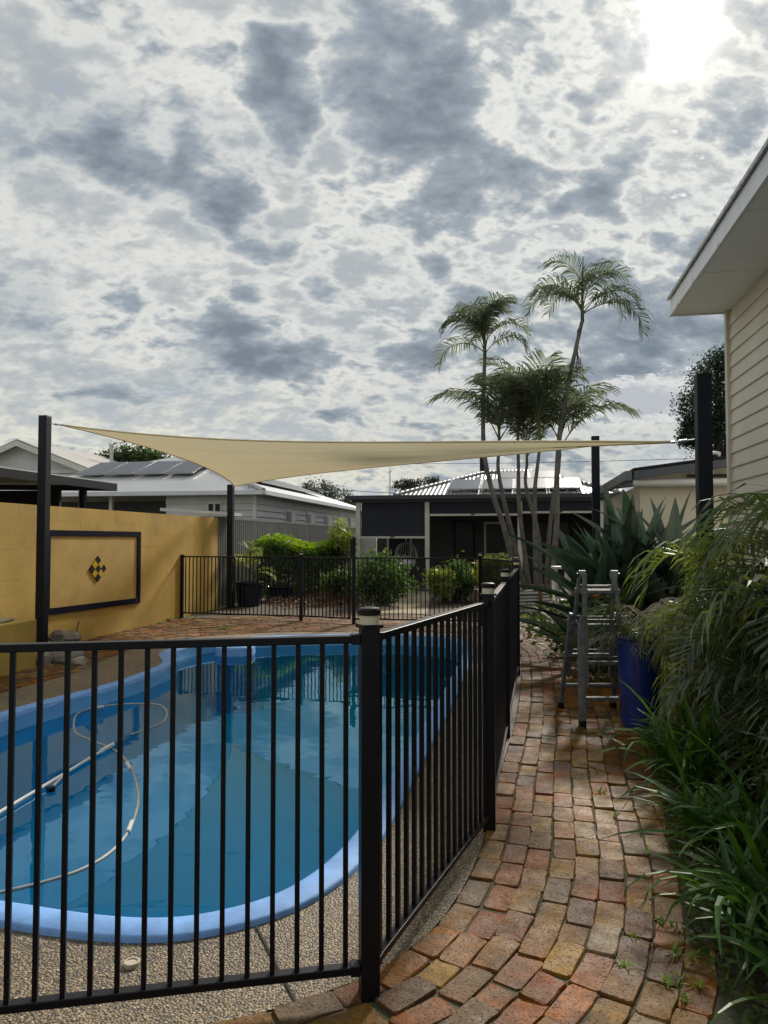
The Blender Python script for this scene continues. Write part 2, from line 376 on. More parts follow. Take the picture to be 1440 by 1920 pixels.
def aggregate():
    m = bpy.data.materials.new('exposed_aggregate'); m.use_nodes = True
    nt = m.node_tree; N = nt.nodes; L = nt.links; b = N['Principled BSDF']
    geo = N.new('ShaderNodeNewGeometry'); v = N.new('ShaderNodeTexVoronoi'); L.new(geo.outputs['Position'], v.inputs['Vector']); v.inputs['Scale'].default_value = 104; v.inputs['Randomness'].default_value = 1
    sp = N.new('ShaderNodeSeparateColor'); L.new(v.outputs['Color'], sp.inputs[0])
    cr = N.new('ShaderNodeValToRGB'); L.new(sp.outputs[0], cr.inputs[0]); e = cr.color_ramp.elements
    for i, (p_, c) in enumerate([(0, (.10,.066,.032)), (.2, (.29,.195,.085)), (.42, (.19,.14,.08)), (.6, (.38,.27,.13)), (.78, (.24,.16,.075)), (.92, (.56,.46,.30))]):
        q = e[i] if i < 2 else e.new(p_); q.position = p_; q.color = (*c, 1)
    cr.color_ramp.interpolation = 'CONSTANT'
    dr = N.new('ShaderNodeMapRange'); L.new(v.outputs['Distance'], dr.inputs[0]); dr.inputs[1].default_value = .35; dr.inputs[2].default_value = .75
    mx = N.new('ShaderNodeMix'); mx.data_type = 'RGBA'; L.new(dr.outputs[0], mx.inputs[0]); L.new(cr.outputs[0], mx.inputs[6]); mx.inputs[7].default_value = (.085, .07, .05, 1)
    n = N.new('ShaderNodeTexNoise'); L.new(geo.outputs['Position'], n.inputs['Vector']); n.inputs['Scale'].default_value = 1.6; n.inputs['Detail'].default_value = 7
    mr = N.new('ShaderNodeMapRange'); L.new(n.outputs[0], mr.inputs[0]); mr.inputs[1].default_value = .35; mr.inputs[2].default_value = .7; mr.inputs[3].default_value = .66; mr.inputs[4].default_value = 1.02
    h = N.new('ShaderNodeHueSaturation'); L.new(mx.outputs[2], h.inputs['Color']); L.new(mr.outputs[0], h.inputs['Value']); L.new(h.outputs[0], b.inputs['Base Color'])
    b.inputs['Roughness'].default_value = .55
    bp = N.new('ShaderNodeBump'); bp.inputs['Strength'].default_value = 1; bp.inputs['Distance'].default_value = .006; bp.invert = True
    L.new(v.outputs['Distance'], bp.inputs['Height']); L.new(bp.outputs[0], b.inputs['Normal'])
    return m
AGG = aggregate()
POOLBLUE = mat('blue_gelcoat', (.010, .52, .985), .3, .08, 3, spec=.5)
COPING = mat('pale_blue_coping', (.19, .38, .74), .65, .2, 9, .1, 90, detail=9, spec=.3)
def water_mat():
    m = bpy.data.materials.new('pool_water'); m.use_nodes = True
    nt = m.node_tree; N = nt.nodes; L = nt.links; N.clear()
    tr = N.new('ShaderNodeBsdfTransparent'); tr.inputs[0].default_value = (.08, .98, 1.0, 1)
    gl = N.new('ShaderNodeBsdfGlossy'); gl.inputs['Roughness'].default_value = .0; gl.inputs['Color'].default_value = (.55, .82, 1, 1)
    fr = N.new('ShaderNodeFresnel'); fr.inputs[0].default_value = 1.46
    geo = N.new('ShaderNodeNewGeometry')
    n = N.new('ShaderNodeTexNoise'); L.new(geo.outputs['Position'], n.inputs['Vector']); n.inputs['Scale'].default_value = 3.4; n.inputs['Detail'].default_value = 2
    n.inputs['Roughness'].default_value = .45
    bp = N.new('ShaderNodeBump'); bp.inputs['Strength'].default_value = .05; bp.inputs['Distance'].default_value = .03
    L.new(n.outputs[0], bp.inputs['Height']); L.new(bp.outputs[0], gl.inputs['Normal']); L.new(bp.outputs[0], fr.inputs['Normal'])
    mx = N.new('ShaderNodeMixShader'); L.new(fr.outputs[0], mx.inputs[0]); L.new(tr.outputs[0], mx.inputs[1]); L.new(gl.outputs[0], mx.inputs[2])
    o = N.new('ShaderNodeOutputMaterial'); L.new(mx.outputs[0], o.inputs[0]); return m
WATER = water_mat()
YWALL = mat('yellow_wall_paint', (.585, .38, .085), .7, .22, 1.1, .25, 35, detail=8)
LIGHTBAND = mat('frosted_light_band', (.62, .58, .42), .35)
# ------------------------------------------------------------------ ground, pool, deck
POOL = [(-1.51,2.90),(-.909,2.79),(-.507,2.916),(-.231,3.194),(-.013,3.71),(.163,4.5),(.414,5.72),(.74,7.30),(1.10,9.22),(1.25,10.35),(1.12,11.25),(.6,11.62),(0,11.75),
        (-1.33,11.62),(-2.0,11.38),(-2.55,11.0),(-2.9,10.4),(-2.98,9.75),(-2.72,9.0),(-2.78,8.2),(-2.95,7.5),(-3.2,6.9),(-3.37,6.3),(-3.42,5.3),(-3.2,4.2),(-2.5,3.25)]
POOL = [fx(x, y) for x, y in POOL]
pool_c = crom([(x, y, 0) for x, y in POOL], 8, True)
def offset(pts, d, closed=True):
    k = len(pts); out = []
    for i, p in enumerate(pts):
        a = pts[(i-2) % k] if closed else pts[max(i-2, 0)]; b = pts[(i+2) % k] if closed else pts[min(i+2, k-1)]
        t = (b-a).normalized(); n = Vector((t.y, -t.x, 0)); out.append(p+n*d)
    return out                      # +d = outwards (to the right of travel)
def sheet(name, outer, holes, z, m, parent=None):
    bm = bmesh.new(); es = []
    for loop in [outer]+holes:
        vs = [bm.verts.new((p[0], p[1], z)) for p in loop]
        for i in range(len(vs)): es.append(bm.edges.new((vs[i], vs[(i+1) % len(vs)])))
    bmesh.ops.triangle_fill(bm, use_beauty=True, use_dissolve=False, edges=es, normal=(0, 0, 1))
    bmesh.ops.recalc_face_normals(bm, faces=bm.faces)
    if bm.faces and sum(f.normal.z for f in bm.faces) < 0: bmesh.ops.reverse_faces(bm, faces=bm.faces)
    me = bpy.data.meshes.new(name); bm.to_mesh(me); bm.free(); me.materials.append(m)
    o = bpy.data.objects.new(name, me); link(o, parent, (0, 0, 0)); return o
hole = offset(pool_c, -.06)
big = [(-500,-60),(500,-60),(500,900),(-500,900)]
tag(sheet('ground', big, [hole], -.03, GROUNDM), kind='structure')
# deck edge = inner line of the brick courses
DECK = [(-1.9,2.02),(-1.2,2.10),(-.80,2.22),(-.445,2.361),(-.217,2.48),(-.038,2.60),(.08,2.735),(.225,2.957),(.371,3.304),(.497,3.71),(.615,4.2),(.78,4.9),(1.15,6.4),(1.64,8.8),(1.82,10.1),(1.70,11.3),
        (1.2,11.95),(.4,12.15),(-.6,12.2),(-1.7,12.1),(-2.6,11.75),(-3.2,11.1),(-3.5,10.3),(-3.55,9.4),(-3.55,8.5),(-3.75,7.6),(-4.0,6.6),(-4.15,5.4),(-4.1,4.0),(-3.6,2.8),(-2.8,2.15)]
DECK = [fx(x, y) for x, y in DECK]
deck_c = crom([(x, y, 0) for x, y in DECK], 8, True)
tag(sheet('pool_deck', deck_c, [hole], -.002, AGG), kind='structure')
# expansion joint and drain cap
jb = MB(); a = G(481, 1738); b = G(556, 1882); jb.bar(a+Vector((0,0,.001)), b+Vector((0,0,.001)), .009, .006)
mk('expansion_joint', jb, mat('dark_joint_filler', (.03, .025, .02), .9), bpy.data.objects['pool_deck'])
dc = G(247, 1809); db = MB(); db.lathe(dc, [(.027, -.01), (.029, .010), (.027, .014), (.021, .014), (.019, .010), (.001, .010)], 24)
tag(mk('drain_cap', db, mat('beige_plastic', (.50, .44, .34), .5, .15, 60)), 'small round beige drain cap set in the pebble deck', 'drain cap')
# pool shell
pr = root('swimming_pool', (-1.0, 7.0, -.95), 'blue fibreglass pool shell with pale blue coping set in the pebble deck', 'pool')
def rings(name, prof, m, cap=False):
    mb = MB(); k = len(pool_c)
    for (o, z) in prof: mb.v += [(p.x, p.y, z) for p in offset(pool_c, -o)]
    for i in range(len(prof)-1):
        for j in range(k): mb.f.append((i*k+j, i*k+(j+1) % k, (i+1)*k+(j+1) % k, (i+1)*k+j)); mb.m.append(0)
    if cap: mb.f.append(tuple((len(prof)-1)*k+j for j in range(k))); mb.m.append(0)
    mb.smooth = True; return mk(name, mb, m, pr)
rings('coping', [(0, -.05), (0, .014), (.012, .024), (.13, .026), (.15, .018), (.158, -.005)], COPING)
RIM = mat('blue_rim_gelcoat', (.15, .41, .76), .4, .1, 5, spec=.4)
rings('rim', [(.157, -.006), (.165, -.06), (.175, -.13), (.185, -.155)], RIM)
rings('basin', [(.185, -.155), (.20, -.20), (.24, -.30), (.30, -.55), (.40, -.82), (.52, -.92)], POOLBLUE, True)
sb = MB(); cst = Vector((-2.15, 10.72, 0))
loop = [cst+Vector((.27*math.copysign(abs(math.cos(a))**.5, math.cos(a)), .24*math.copysign(abs(math.sin(a))**.5, math.sin(a)), 0)) for a in [2*math.pi*i/28 for i in range(28)]]
k = 28
for sc_, z in ((1.06, -.95), (1.0, -.05), (.985, -.02), (.95, -.010), (.0, -.008)):
    sb.v += [tuple(cst+(q-cst)*sc_+Vector((0, 0, z))) for q in loop]
for i in range(4):
    for j in range(k): sb.f.append((i*k+j, i*k+(j+1) % k, (i+1)*k+(j+1) % k, (i+1)*k+j)); sb.m.append(0)
sb.smooth = True; mk('entry_step', sb, COPING, pr)
WZ = -.13
wl = offset(pool_c, -.172); wm = MB(); wm.add([(p.x, p.y, WZ) for p in wl], [tuple(range(len(wl)))])
tag(mk('water', wm, WATER), kind='structure')
# ------------------------------------------------------------------ brick path
path = tag(sheet('brick_path', [tuple(p) for p in crom([(-3.5,1.0,0),(3.0,1.0,0),(2.6,4,0),(2.8,7,0),(3.6,11,0),(3.4,16,0),(-4.2,16,0),(-5.0,10,0),(-5.3,4,0)], 4, True)], [offset(deck_c, .004)], -.006, JOINT), kind='structure')
def dense(pts, step=.02):
    out = [pts[0]]; acc = 0
    for i in range(len(pts)-1):
        a, b = pts[i], pts[i+1]; l = (b-a).length; t = step-acc
        while t <= l: out.append(a+(b-a)*(t/l)); t += step
        acc = (acc+l) % step
    return out
def brick_mesh(seed, L_, W_, H_=.05):
    r = random.Random(seed); mb = MB(); n = 12
    c0 = [r.uniform(.02, .06) for _ in range(4)]; c1 = [r.uniform(.05, .14) for _ in range(4)]
    base = [(-.5,-.5+c1[0]),(-.5+c0[0],-.5),(-.2,-.5),(.2,-.5),(.5-c0[1],-.5),(.5,-.5+c1[1]),(.5,.5-c1[2]),(.5-c0[2],.5),(.2,.5),(-.2,.5),(-.5+c0[3],.5),(-.5,.5-c1[3])]
    o = [((x*L_)+r.uniform(-.004, .004), (y*W_)+r.uniform(-.003, .003)) for x, y in base]
    tx, ty = r.uniform(-.02, .02), r.uniform(-.035, .035)
    vs = []
    for (x, y) in o: vs.append((x*1.0, y*1.0, -H_))
    for (x, y) in o: vs.append((x, y, -.006+r.uniform(-.002, .002)+x*tx+y*ty))
    for (x, y) in o:
        vs.append((x-math.copysign(min(r.uniform(.002, .005), abs(x)*.6), x), y-math.copysign(min(r.uniform(.002, .005), abs(y)*.6), y), r.uniform(-.0015, .0015)+x*tx+y*ty))
    fs = [(i, (i+1) % n, n+(i+1) % n, n+i) for i in range(n)]+[(n+i, n+(i+1) % n, 2*n+(i+1) % n, 2*n+i) for i in range(n)]+[tuple(2*n+i for i in range(n))]
    mb.add(vs, fs); mb.smooth = False
    return mb
BV = [brick_mesh(100+i, .216+.012*((i*7) % 5-2)/2, .1085) for i in range(10)]
BLEN = [.216+.012*((i*7) % 5-2)/2 for i in range(10)]
HV = [brick_mesh(200+i, .12+.02*i, .106) for i in range(3)]; HLEN = [.12+.02*i for i in range(3)]
BVM = [mb.mesh('brick', BRICK) for mb in BV]+[mb.mesh('brick', BRICK) for mb in HV]
VAR = BV+HV; VLEN = BLEN+HLEN
deck_d = dense(deck_c+[deck_c[0]], .02)
wallX = lambda y: -4.41+.178*(y-12.1)
gardenX = lambda y: (1.06+.05*(y-2.2) if y < 2.8 else 1.09+(y-2.8)*.30 if y < 4.2 else 1.51+(y-4.2)*.255) if y < 8 else 2.48+(y-8)*.19
spots = []
for c in range(0, 24):
    off = .060+c*.1125+rs(-.003, .003)
    cv = offset(deck_d, off)
    s = rs(0, .2); acc = [0]
    for i in range(1, len(cv)): acc.append(acc[-1]+(cv[i]-cv[i-1]).length)
    i = 0
    while True:
        v = random.randrange(10) if random.random() > .06 else 10+random.randrange(3)
        l = VLEN[v]; mid = s+l/2
        if mid >= acc[-1]: break
        while acc[i] < mid: i += 1
        s += l+rs(.005, .011)
        p = cv[i]; t = (cv[min(i+3, len(cv)-1)]-cv[max(i-3, 0)]).normalized()
        if p.x < wallX(p.y)+.02 and p.y > 5: continue
        if p.y > 14.9: continue
        if p.x < -3 and p.y < 5.5: continue
        if c >= 9 and p.y < 10.8 and p.x > 0: continue
        if p.x > 0 and p.x > gardenX(p.y)+.10: continue
        if p.x < .3 and p.y < 1.7: continue
        if p.y < 1.6: continue
        pj = p+Vector((rs(-.004,.004), rs(-.004,.004), 0)); spots.append((pj, math.atan2(t.y, t.x)+rs(-.04, .04), v, rs(-.005, .005), c))
def vis(sp):
    q = proj(sp[0])
    if not q: return 1e9
    inside = -15 < q[0] < 1455 and q[1] < 1950
    if not inside: return 1e6+q[2]
    # bricks behind the near fence's dense side run and the pool show little
    return q[2]+(20 if sp[0].x < .3 and sp[0].y > 4 else 0)
spots.sort(key=vis)
mass = MB(); rv = []
for n_, (p, a, v, dz, c) in enumerate(spots):
    z = .004+dz
    if n_ < 300:
        o = inst('brick', BVM[v], (p.x, p.y, z), (rs(-.012, .012), rs(-.012, .012), a+(math.pi if random.random() < .5 else 0)), path)
    else:
        ca, sa = math.cos(a), math.sin(a); b = VAR[v]
        mass.add([(p.x+x*ca-y*sa, p.y+x*sa+y*ca, z+zz) for x, y, zz in b.v], b.f); q = random.random(); rv += [q]*len(b.f)
mo = mk('brick_paving', mass, BRICKA, path); mo['kind'] = 'stuff'
at = mo.data.attributes.new('rnd', 'FLOAT', 'FACE'); at.data.foreach_set('value', rv)
# soil beds
gb = [(1.30,1.2),(1.26,2.2),(1.30,2.85),(1.66,4.2),(2.08,5.9),(2.36,7.2),(2.62,8.4),(3.0,10.5),(3.1,12.5),(3.2,15.2),(9,15.2),(9,1.2)]
tag(sheet('garden_bed', [(x+rs(-.02, .02), y, 0) for x, y in gb], [], .020, SOIL), kind='structure')
gp = [G(690,1150), G(800,1152), G(812,1105), G(790,1088), G(765,1090), G(755,1110)]
tag(sheet('garden_path', [(p.x, p.y, 0) for p in gp], [], .012, GRAVEL), kind='structure')
gb2 = [(-4.1,14.95),(2.0,14.95),(2.4,16),(3.0,21),(-2.6,21),(-3.4,17)]
tag(sheet('mulch_bed', [(x, y, 0) for x, y in gb2], [], .004, SOIL), kind='structure')
# ------------------------------------------------------------------ pool fences
BAL = MB().box((0, 0, .56), (.016, .016, 1.04)).mesh('baluster', BLACK)
def cap_mesh():
    mb = MB(); h = .036
    mb.box((0, 0, .004), (.074, .074, .012)); mb.lathe((0, 0, .010), [(.033, 0), (.033, .031)], 20, 1)
    mb.lathe((0, 0, .041), [(.037, 0), (.038, .004), (.038, .018), (.034, .024), (.02, .027), (.002, .028)], 24)
    return mb.mesh('post_light', [BLACK, LIGHTBAND])
CAP = cap_mesh()
POSTM = MB().box((0, 0, .60), (.064, .064, 1.26)).mesh('post', BLACK)
def post(p, rt, ang=0, cap=True):
    o = inst('post', POSTM, (p[0], p[1], 0), (0, 0, ang), rt)
    m = o.modifiers.new('bevel', 'BEVEL'); m.width = .004; m.segments = 2
    if cap: inst('post_light', CAP, (p[0], p[1], 1.23), (0, 0, ang), o)
    return o
def run(p0, p1, rt, spacing=.0815, z0=.092, z1=1.190, gap=.034):
    a = Vector((*p0, 0)); b = Vector((*p1, 0)); d = (b-a); l = d.length; d.normalize(); ang = math.atan2(d.y, d.x)
    A = a+d*gap; B = b-d*gap
    for z in (z0, z1):
        mk('rail', MB().bar(A+ZV*z, B+ZV*z, .038, .026), BLACK, rt, bevel=.003)
        for q, s_ in ((A, 1), (B, -1)): mk('bracket', MB().bar(q+ZV*z-d*s_*.001, q+d*s_*.03+ZV*z, .046, .034), BLACK, rt, bevel=.002)
    n = max(1, round(l/spacing)-1); st = l/(n+1)
    for i in range(1, n+1):
        q = a+d*st*i
        inst('baluster', BAL, (q.x, q.y, .0), (0, 0, ang), rt, (1, 1, (z1-z0)/1.04*1.0)).location.z = z0-.04*(z1-z0)/1.04+0.0
P1 = (-.05, 2.472); P0 = (-2.35, 2.032)
P2 = (.556, 3.88); P3 = (.945, 5.70); P4 = (1.504, 8.30); P5 = (2.0, 11.1)
PD = (1.70, 12.95); PC = (-.545, 13.28); PB = (-1.55, 13.75); PA = (-3.96, 14.4)
P0, P1, P2, P3, P4, P5, PA, PB, PC, PD = [fx(*q) for q in (P0, P1, P2, P3, P4, P5, PA, PB, PC, PD)]
f1 = root('pool_fence', (P1[0], P1[1], 0), 'black aluminium baluster fence wrapping the near end and brick path side of the pool', 'fence')
post(P1, f1, .2); post(P0, f1, .2)
for p in (P2, P3, P4, P5): post(p, f1, math.atan2(AX.y, AX.x))
run(P0, P1, f1, .0808); run(P1, P2, f1, .086); run(P2, P3, f1); run(P3, P4, f1); run(P4, P5, f1)
f2 = root('pool_fence', (PA[0], PA[1], 0), 'black baluster fence across the far end of the pool beside the yellow wall', 'fence')
post(PA, f2, 0, False); post(PB, f2); post(PD, f2)
tall = mk('latch_post', MB().box((PC[0], PC[1], .78), (.064, .064, 1.58)), BLACK, f2, bevel=.004)
mk('latch', MB().box((PC[0]-.05, PC[1], 1.35), (.03, .05, .34)), BLACK, f2, bevel=.004)
run(PA, PB, f2); run(PC, PD, f2); run(PD, P5, f2)
g = root('pool_gate', (PB[0], PB[1], 0), 'black baluster gate hung between the lit post and the tall latch post', 'gate')
run(PB, (PC[0]-.03, PC[1]), g, .078, .10, 1.18, .05)
for q in (.06, .93):
    a = Vector((*PB, 0)).lerp(Vector((*PC, 0)), q); mk('stile', MB().bar(a+ZV*.085, a+ZV*1.195, .025, .025), BLACK, g)
# ------------------------------------------------------------------ yellow wall
W0 = Vector((wallX(6.0), 6.0, 0)); W1 = Vector((wallX(16.4), 16.4, 0))
wr = root('block_wall', W0.lerp(W1, .5), 'long yellow painted block wall with a framed diamond panel', 'wall')
wd = (W1-W0).normalized(); wn = Vector((wd.y, -wd.x, 0)); wlen = (W1-W0).length; wa = math.atan2(wd.y, wd.x)
BH = .2; BW = .4
BLK = MB().box((0, 0, BH/2), (BW-.0006, .19, BH-.0004)).mesh('block', YWALL); BLKH = MB().box((0, 0, BH/2), (BW/2-.0006, .19, BH-.0004)).mesh('block', YWALL)
nb = int(wlen/BW)
mk('footing', MB().bar(W0-wn*.1+ZV*-.02, W1-wn*.1+ZV*-.02, .2, .06), YWALL, wr)
W1 = W0+wd*(nb*BW)
for r_ in range(10):
    row = [(BLK, BW*(c+.5)) for c in range(nb)] if r_ % 2 == 0 else [(BLKH, BW*.25)]+[(BLK, BW*(c+1)) for c in range(nb-1)]+[(BLKH, BW*(nb-.25))]
    for me, s_ in row:
        jit = rs(0, .0012) if random.random() < .88 else rs(.001, .003)
        q = W0+wd*s_-wn*(.095-jit)
        inst('block', me, (q.x, q.y, r_*BH), (0, 0, wa), wr)
def wp(s, z, o=0.): return W0+wd*s+wn*o+ZV*z
def sAt(px):            # wall coordinate seen at pixel column
    k = (px-720)/F
    y = (-4.41-.178*12.1)/(k-.178) if False else (4.41+.178*12.1)/(.178-k)
    return (y-6.0)/wd.y
s0, s1 = sAt(84), sAt(262)
pn = mk('wall_panel', MB().slab([wp(s0+.05, .55), wp(s1-.05, .50), wp(s1-.05, 1.60), wp(s0+.05, 1.60)], wn, .014), mat('yellow_panel_render', (.565, .37, .105), .65, .14, 2.2, .15, 40, detail=8), wr)
fw = .085
for a, b, c, d in (((s0, 1.575), (s1, 1.575), (s1, 1.66), (s0, 1.66)), ((s0, .47), (s1-.14, .425), (s1-.14, .515), (s0, .56)), ((s1-.12, .42), (s1, .42), (s1, 1.574), (s1-.12, 1.574)), ((s0, .561), (s0+.10, .56), (s0+.10, 1.574), (s0, 1.574))):
    mk('frame_strip', MB().slab([wp(*a), wp(*b), wp(*c), wp(*d)], wn, .032), NAVY, wr, bevel=.003)
mk('frame_patch', MB().slab([wp(s1-.139, .43), wp(s1-.121, .43), wp(s1-.121, .51), wp(s1-.139, .51)], wn, .024), WHITE, wr)
sc0 = sAt(182); hw, hh = .081, .068
for i in (-1, 0, 1):
    for j in (-1, 0, 1):
        cs, cz = sc0+(i+j)*hw, 1.065+(i-j)*hh
        blk = (i+j) % 2 == 0
        mk('tile', MB().slab([wp(cs-hw*.96, cz, .014), wp(cs, cz-hh*.96, .014), wp(cs+hw*.96, cz, .014), wp(cs, cz+hh*.96, .014)], wn, .016), BLKTILE if blk else YELTILE, pn)
# low pier in front, left
lp = root('low_wall', G(40, 1245), 'low yellow rendered ledge in front of the yellow wall beside the left shade post', 'wall')
q = G(68, 1250); q2 = q-wd*2.2
mk('ledge', MB().slab([q-ZV*.03, q2-ZV*.03, q2-wn*.52-ZV*.03, q-wn*.52-ZV*.03], ZV, .60), YWALL, lp, bevel=.015)
sp_ = root('solar_panel', P(44, 1162, 8.45), 'small flat grey framed panel lying on the low yellow ledge', 'panel')
c0 = q-wd*.35-wn*.22+ZV*.575
mk('panel_frame', MB().box(c0+ZV*.014, (.20, .30, .022), .1), STEEL, sp_, bevel=.004); mk('panel_face', MB().box(c0+ZV*.026, (.17, .27, .004), .1), mat('grey_cell', (.28, .29, .30), .25), sp_)
# stick leaning against the wall
stk = MB(); stk.tube([P(140, 1196, 10.9), P(148, 1165, 11.0)], .008, 6); tag(mk('stick', stk, BARK), 'thin dark stick leaning on the yellow wall below the framed panel', 'stick')
# ------------------------------------------------------------------ shade posts and sail
def shade_post(x, y, w, h, label, z0=-.02):
    o = root('shade_post', (x, y, 0), label, 'post', 'posts carrying the shade sail')
    rot = math.atan2(AX.y, AX.x)
    mk('column', MB().box((x, y, (h+z0)/2), (w, w, h-z0), rot), POSTBLK, o, bevel=.006)
    mk('end_cap', MB().box((x, y, h+.003), (w*.98, w*.98, .008), rot), POSTBLK, o, bevel=.002)
    mk('base_plate', MB().box((x, y, .012), (w*1.7, w*1.7, .02), rot), POSTBLK, o, bevel=.003)
    return o
S1 = (-4.50, 9.72); S2 = (-3.42, 16.4); S3 = (3.69, 12.8); S4 = (2.66, 6.1)
shade_post(*S1, .118, 3.16, 'tall dark square shade post standing among rocks before the yellow wall')
shade_post(*S2, .13, 2.74, 'dark square shade post at the far end of the yellow wall, beside the blue pot')
shade_post(*S3, .13, 3.32, 'dark square shade post behind the broad-leaved plant, right of the palms')
shade_post(*S4, .115, 2.90, 'thick dark square shade post nearest the cream weatherboard house')
C1 = Vector((S1[0]+.22, S1[1]+.0, 3.045)); C2 = Vector((S2[0]+.10, S2[1]-.12, 2.70)); C3 = P(1112, 836, 12.6); C4 = P(1262, 829, 6.35)
sr = root('shade_sail', (C1+C2+C3+C4)/4-ZV*.3, 'large sand-coloured four-cornered shade sail stretched over the pool', 'shade sail')
def sail_pt(u, v):      # u: left>right, v: near>far
    near = C1.lerp(C4, u); far = C2.lerp(C3, u)
    b = near.lerp(far, v)
    pu = 4*u*(1-u); pv = 4*v*(1-v)
    ny = (far-near).normalized(); nx = ((C4+C3)-(C1+C2)).normalized()
    inn = .95*pu*(1-v)**1.5-.75*pu*v**1.5; inl = .55*pv*(1-u)**1.5-.85*pv*u**1.5
    b = b+ny*inn+nx*inl
    b.z += -.05*pu*pv-.02*pu*(1-v)
    return b
sm = MB(); nu, nv = 56, 32
for i in range(nu+1):
    for j in range(nv+1): sm.v.append(tuple(sail_pt(i/nu, j/nv)))
for i in range(nu):
    for j in range(nv): sm.f.append((i*(nv+1)+j, i*(nv+1)+j+1, (i+1)*(nv+1)+j+1, (i+1)*(nv+1)+j)); sm.m.append(0)
sm.smooth = True
mk('cloth', sm, SAIL, sr)
for fn in (lambda t: sail_pt(t, 0), lambda t: sail_pt(t, 1), lambda t: sail_pt(0, t), lambda t: sail_pt(1, t)):
    hb = MB(); pts = [fn(t/40) for t in range(41)]
    hb.tube(pts, .011, 6); hb.smooth = True; mk('hem', hb, SAIL, sr)
for v_ in (.25, .5, .75):
    hb = MB(); pts = [sail_pt(t/40, v_) for t in range(41)]
    for i in range(40):
        w_ = Vector((0, .011, 0)); a, b = pts[i]-ZV*.002, pts[i+1]-ZV*.002; hb.quad(a-w_, b-w_, b+w_, a+w_)
    mk('seam', hb, SAIL, sr)
for c, s_, z in ((C1, S1, 3.07), (C2, S2, 2.71), (C3, S3, 3.14), (C4, S4, 2.37)):
    e = Vector((s_[0], s_[1], z)); d = (e-c); e = e-d.normalized()*.06
    tb = MB(); tb.tube([c, e], .006, 6)
    m_ = c.lerp(e, .5); tb.tube([c.lerp(e, .25), c.lerp(e, .6)], .013, 8); tb.lathe(c-ZV*.012, [(.012, 0), (.026, .006), (.026, .018), (.012, .024)], 10)
    mk('turnbuckle', tb, STEEL, sr)
# rocks
for i, (px, py, s_) in enumerate([(52,1243,.20),(78,1243,.17),(103,1238,.19),(125,1243,.16),(142,1238,.15),(112,1224,.17),(133,1224,.15),(40,1249,.12),(150,1247,.12)]):
    p = G(px, py); bm = bmesh.new(); bmesh.ops.create_icosphere(bm, subdivisions=2, radius=1)
    rr = random.Random(i); ph = [rr.uniform(0, 6) for _ in range(6)]
    for v in bm.verts:
        k_ = 1+.16*math.sin(3*v.co.x+ph[0])*math.cos(2.6*v.co.y+ph[1])+.10*math.sin(5*v.co.z+ph[2]+3*v.co.x)
        v.co = Vector((v.co.x*s_*k_, v.co.y*s_*.8*k_, max(-.5, v.co.z)*s_*.62*k_))
    me = bpy.data.meshes.new('rock'); bm.to_mesh(me); bm.free(); me.materials.append(ROCK)
    o = inst('rock', me, (p.x, p.y, s_*.26+(.16 if py == 1224 else 0)), (0, 0, rr.uniform(0, 6)))
    tag(o, ['wide grey rock left of the left shade post foot', 'grey rock right beside the left shade post foot', 'middle rock in the front row of the pile by the left shade post', 'rock second from right in the front row of the rock pile', 'small rock at the right end of the rock pile by the wall', 'upper rock lying on the pile right of the left shade post', 'smaller upper rock at the right of the pile top', 'small low rock farthest left of the rock pile', 'small low rock nearest the pool at the right of the pile'][i], 'rock', 'rocks at the foot of the left shade post')
# ------------------------------------------------------------------ hose and pole in the pool
HOSE = mat('pale_hose_plastic', (.36, .36, .33), .5, .2, 20)
def wpts(l, dz=.002): return [G(x, y, WZ+dz) for x, y in l]
hb = MB(); hb.smooth = True
hb.tube(crom(wpts([(-60,1690),(0,1674),(80,1655),(150,1632),(205,1600),(240,1560),(258,1510),(256,1470),(243,1435),(222,1412),(200,1400),(170,1388),(142,1374),(139,1352),(148,1337),(180,1327),(225,1321),(275,1320),(300,1323),(313,1335),(308,1352),(285,1364),(245,1378)], -.003), 8), .0105, 8)
h_ = tag(mk('pool_hose', hb, HOSE), 'long pale suction hose floating in loops on the pool water', 'hose')
for q0, q1 in (((240,1560),(247,1541)), ((238,1430),(245,1442)), ((180,1327),(194,1325))):
    mk('hose_joint', MB().tube([G(*q0, WZ+.003), G(*q1, WZ+.0)], .014, 10), WHITE, h_)
pb = MB(); pb.tube(wpts([(-40,1546),(60,1487),(205,1400)], .02), .011, 8)
p_ = root('pool_pole', G(60, 1487, WZ), 'white telescopic pole with a brush head floating on the pool', 'pole')
mk('handle', pb, WHITE, p_); mk('handle_end', MB().tube(wpts([(190,1408),(212,1396)], .025), .018, 8), WHITE, p_)
b2 = MB(); b2.tube(wpts([(168,1420),(125,1448),(97,1477)], .015), .009, 8); mk('brush_arm', b2, HOSE, p_)
mk('brush_head', MB().tube(wpts([(88,1481),(102,1478)], .012), .022, 8), BLACK, p_)
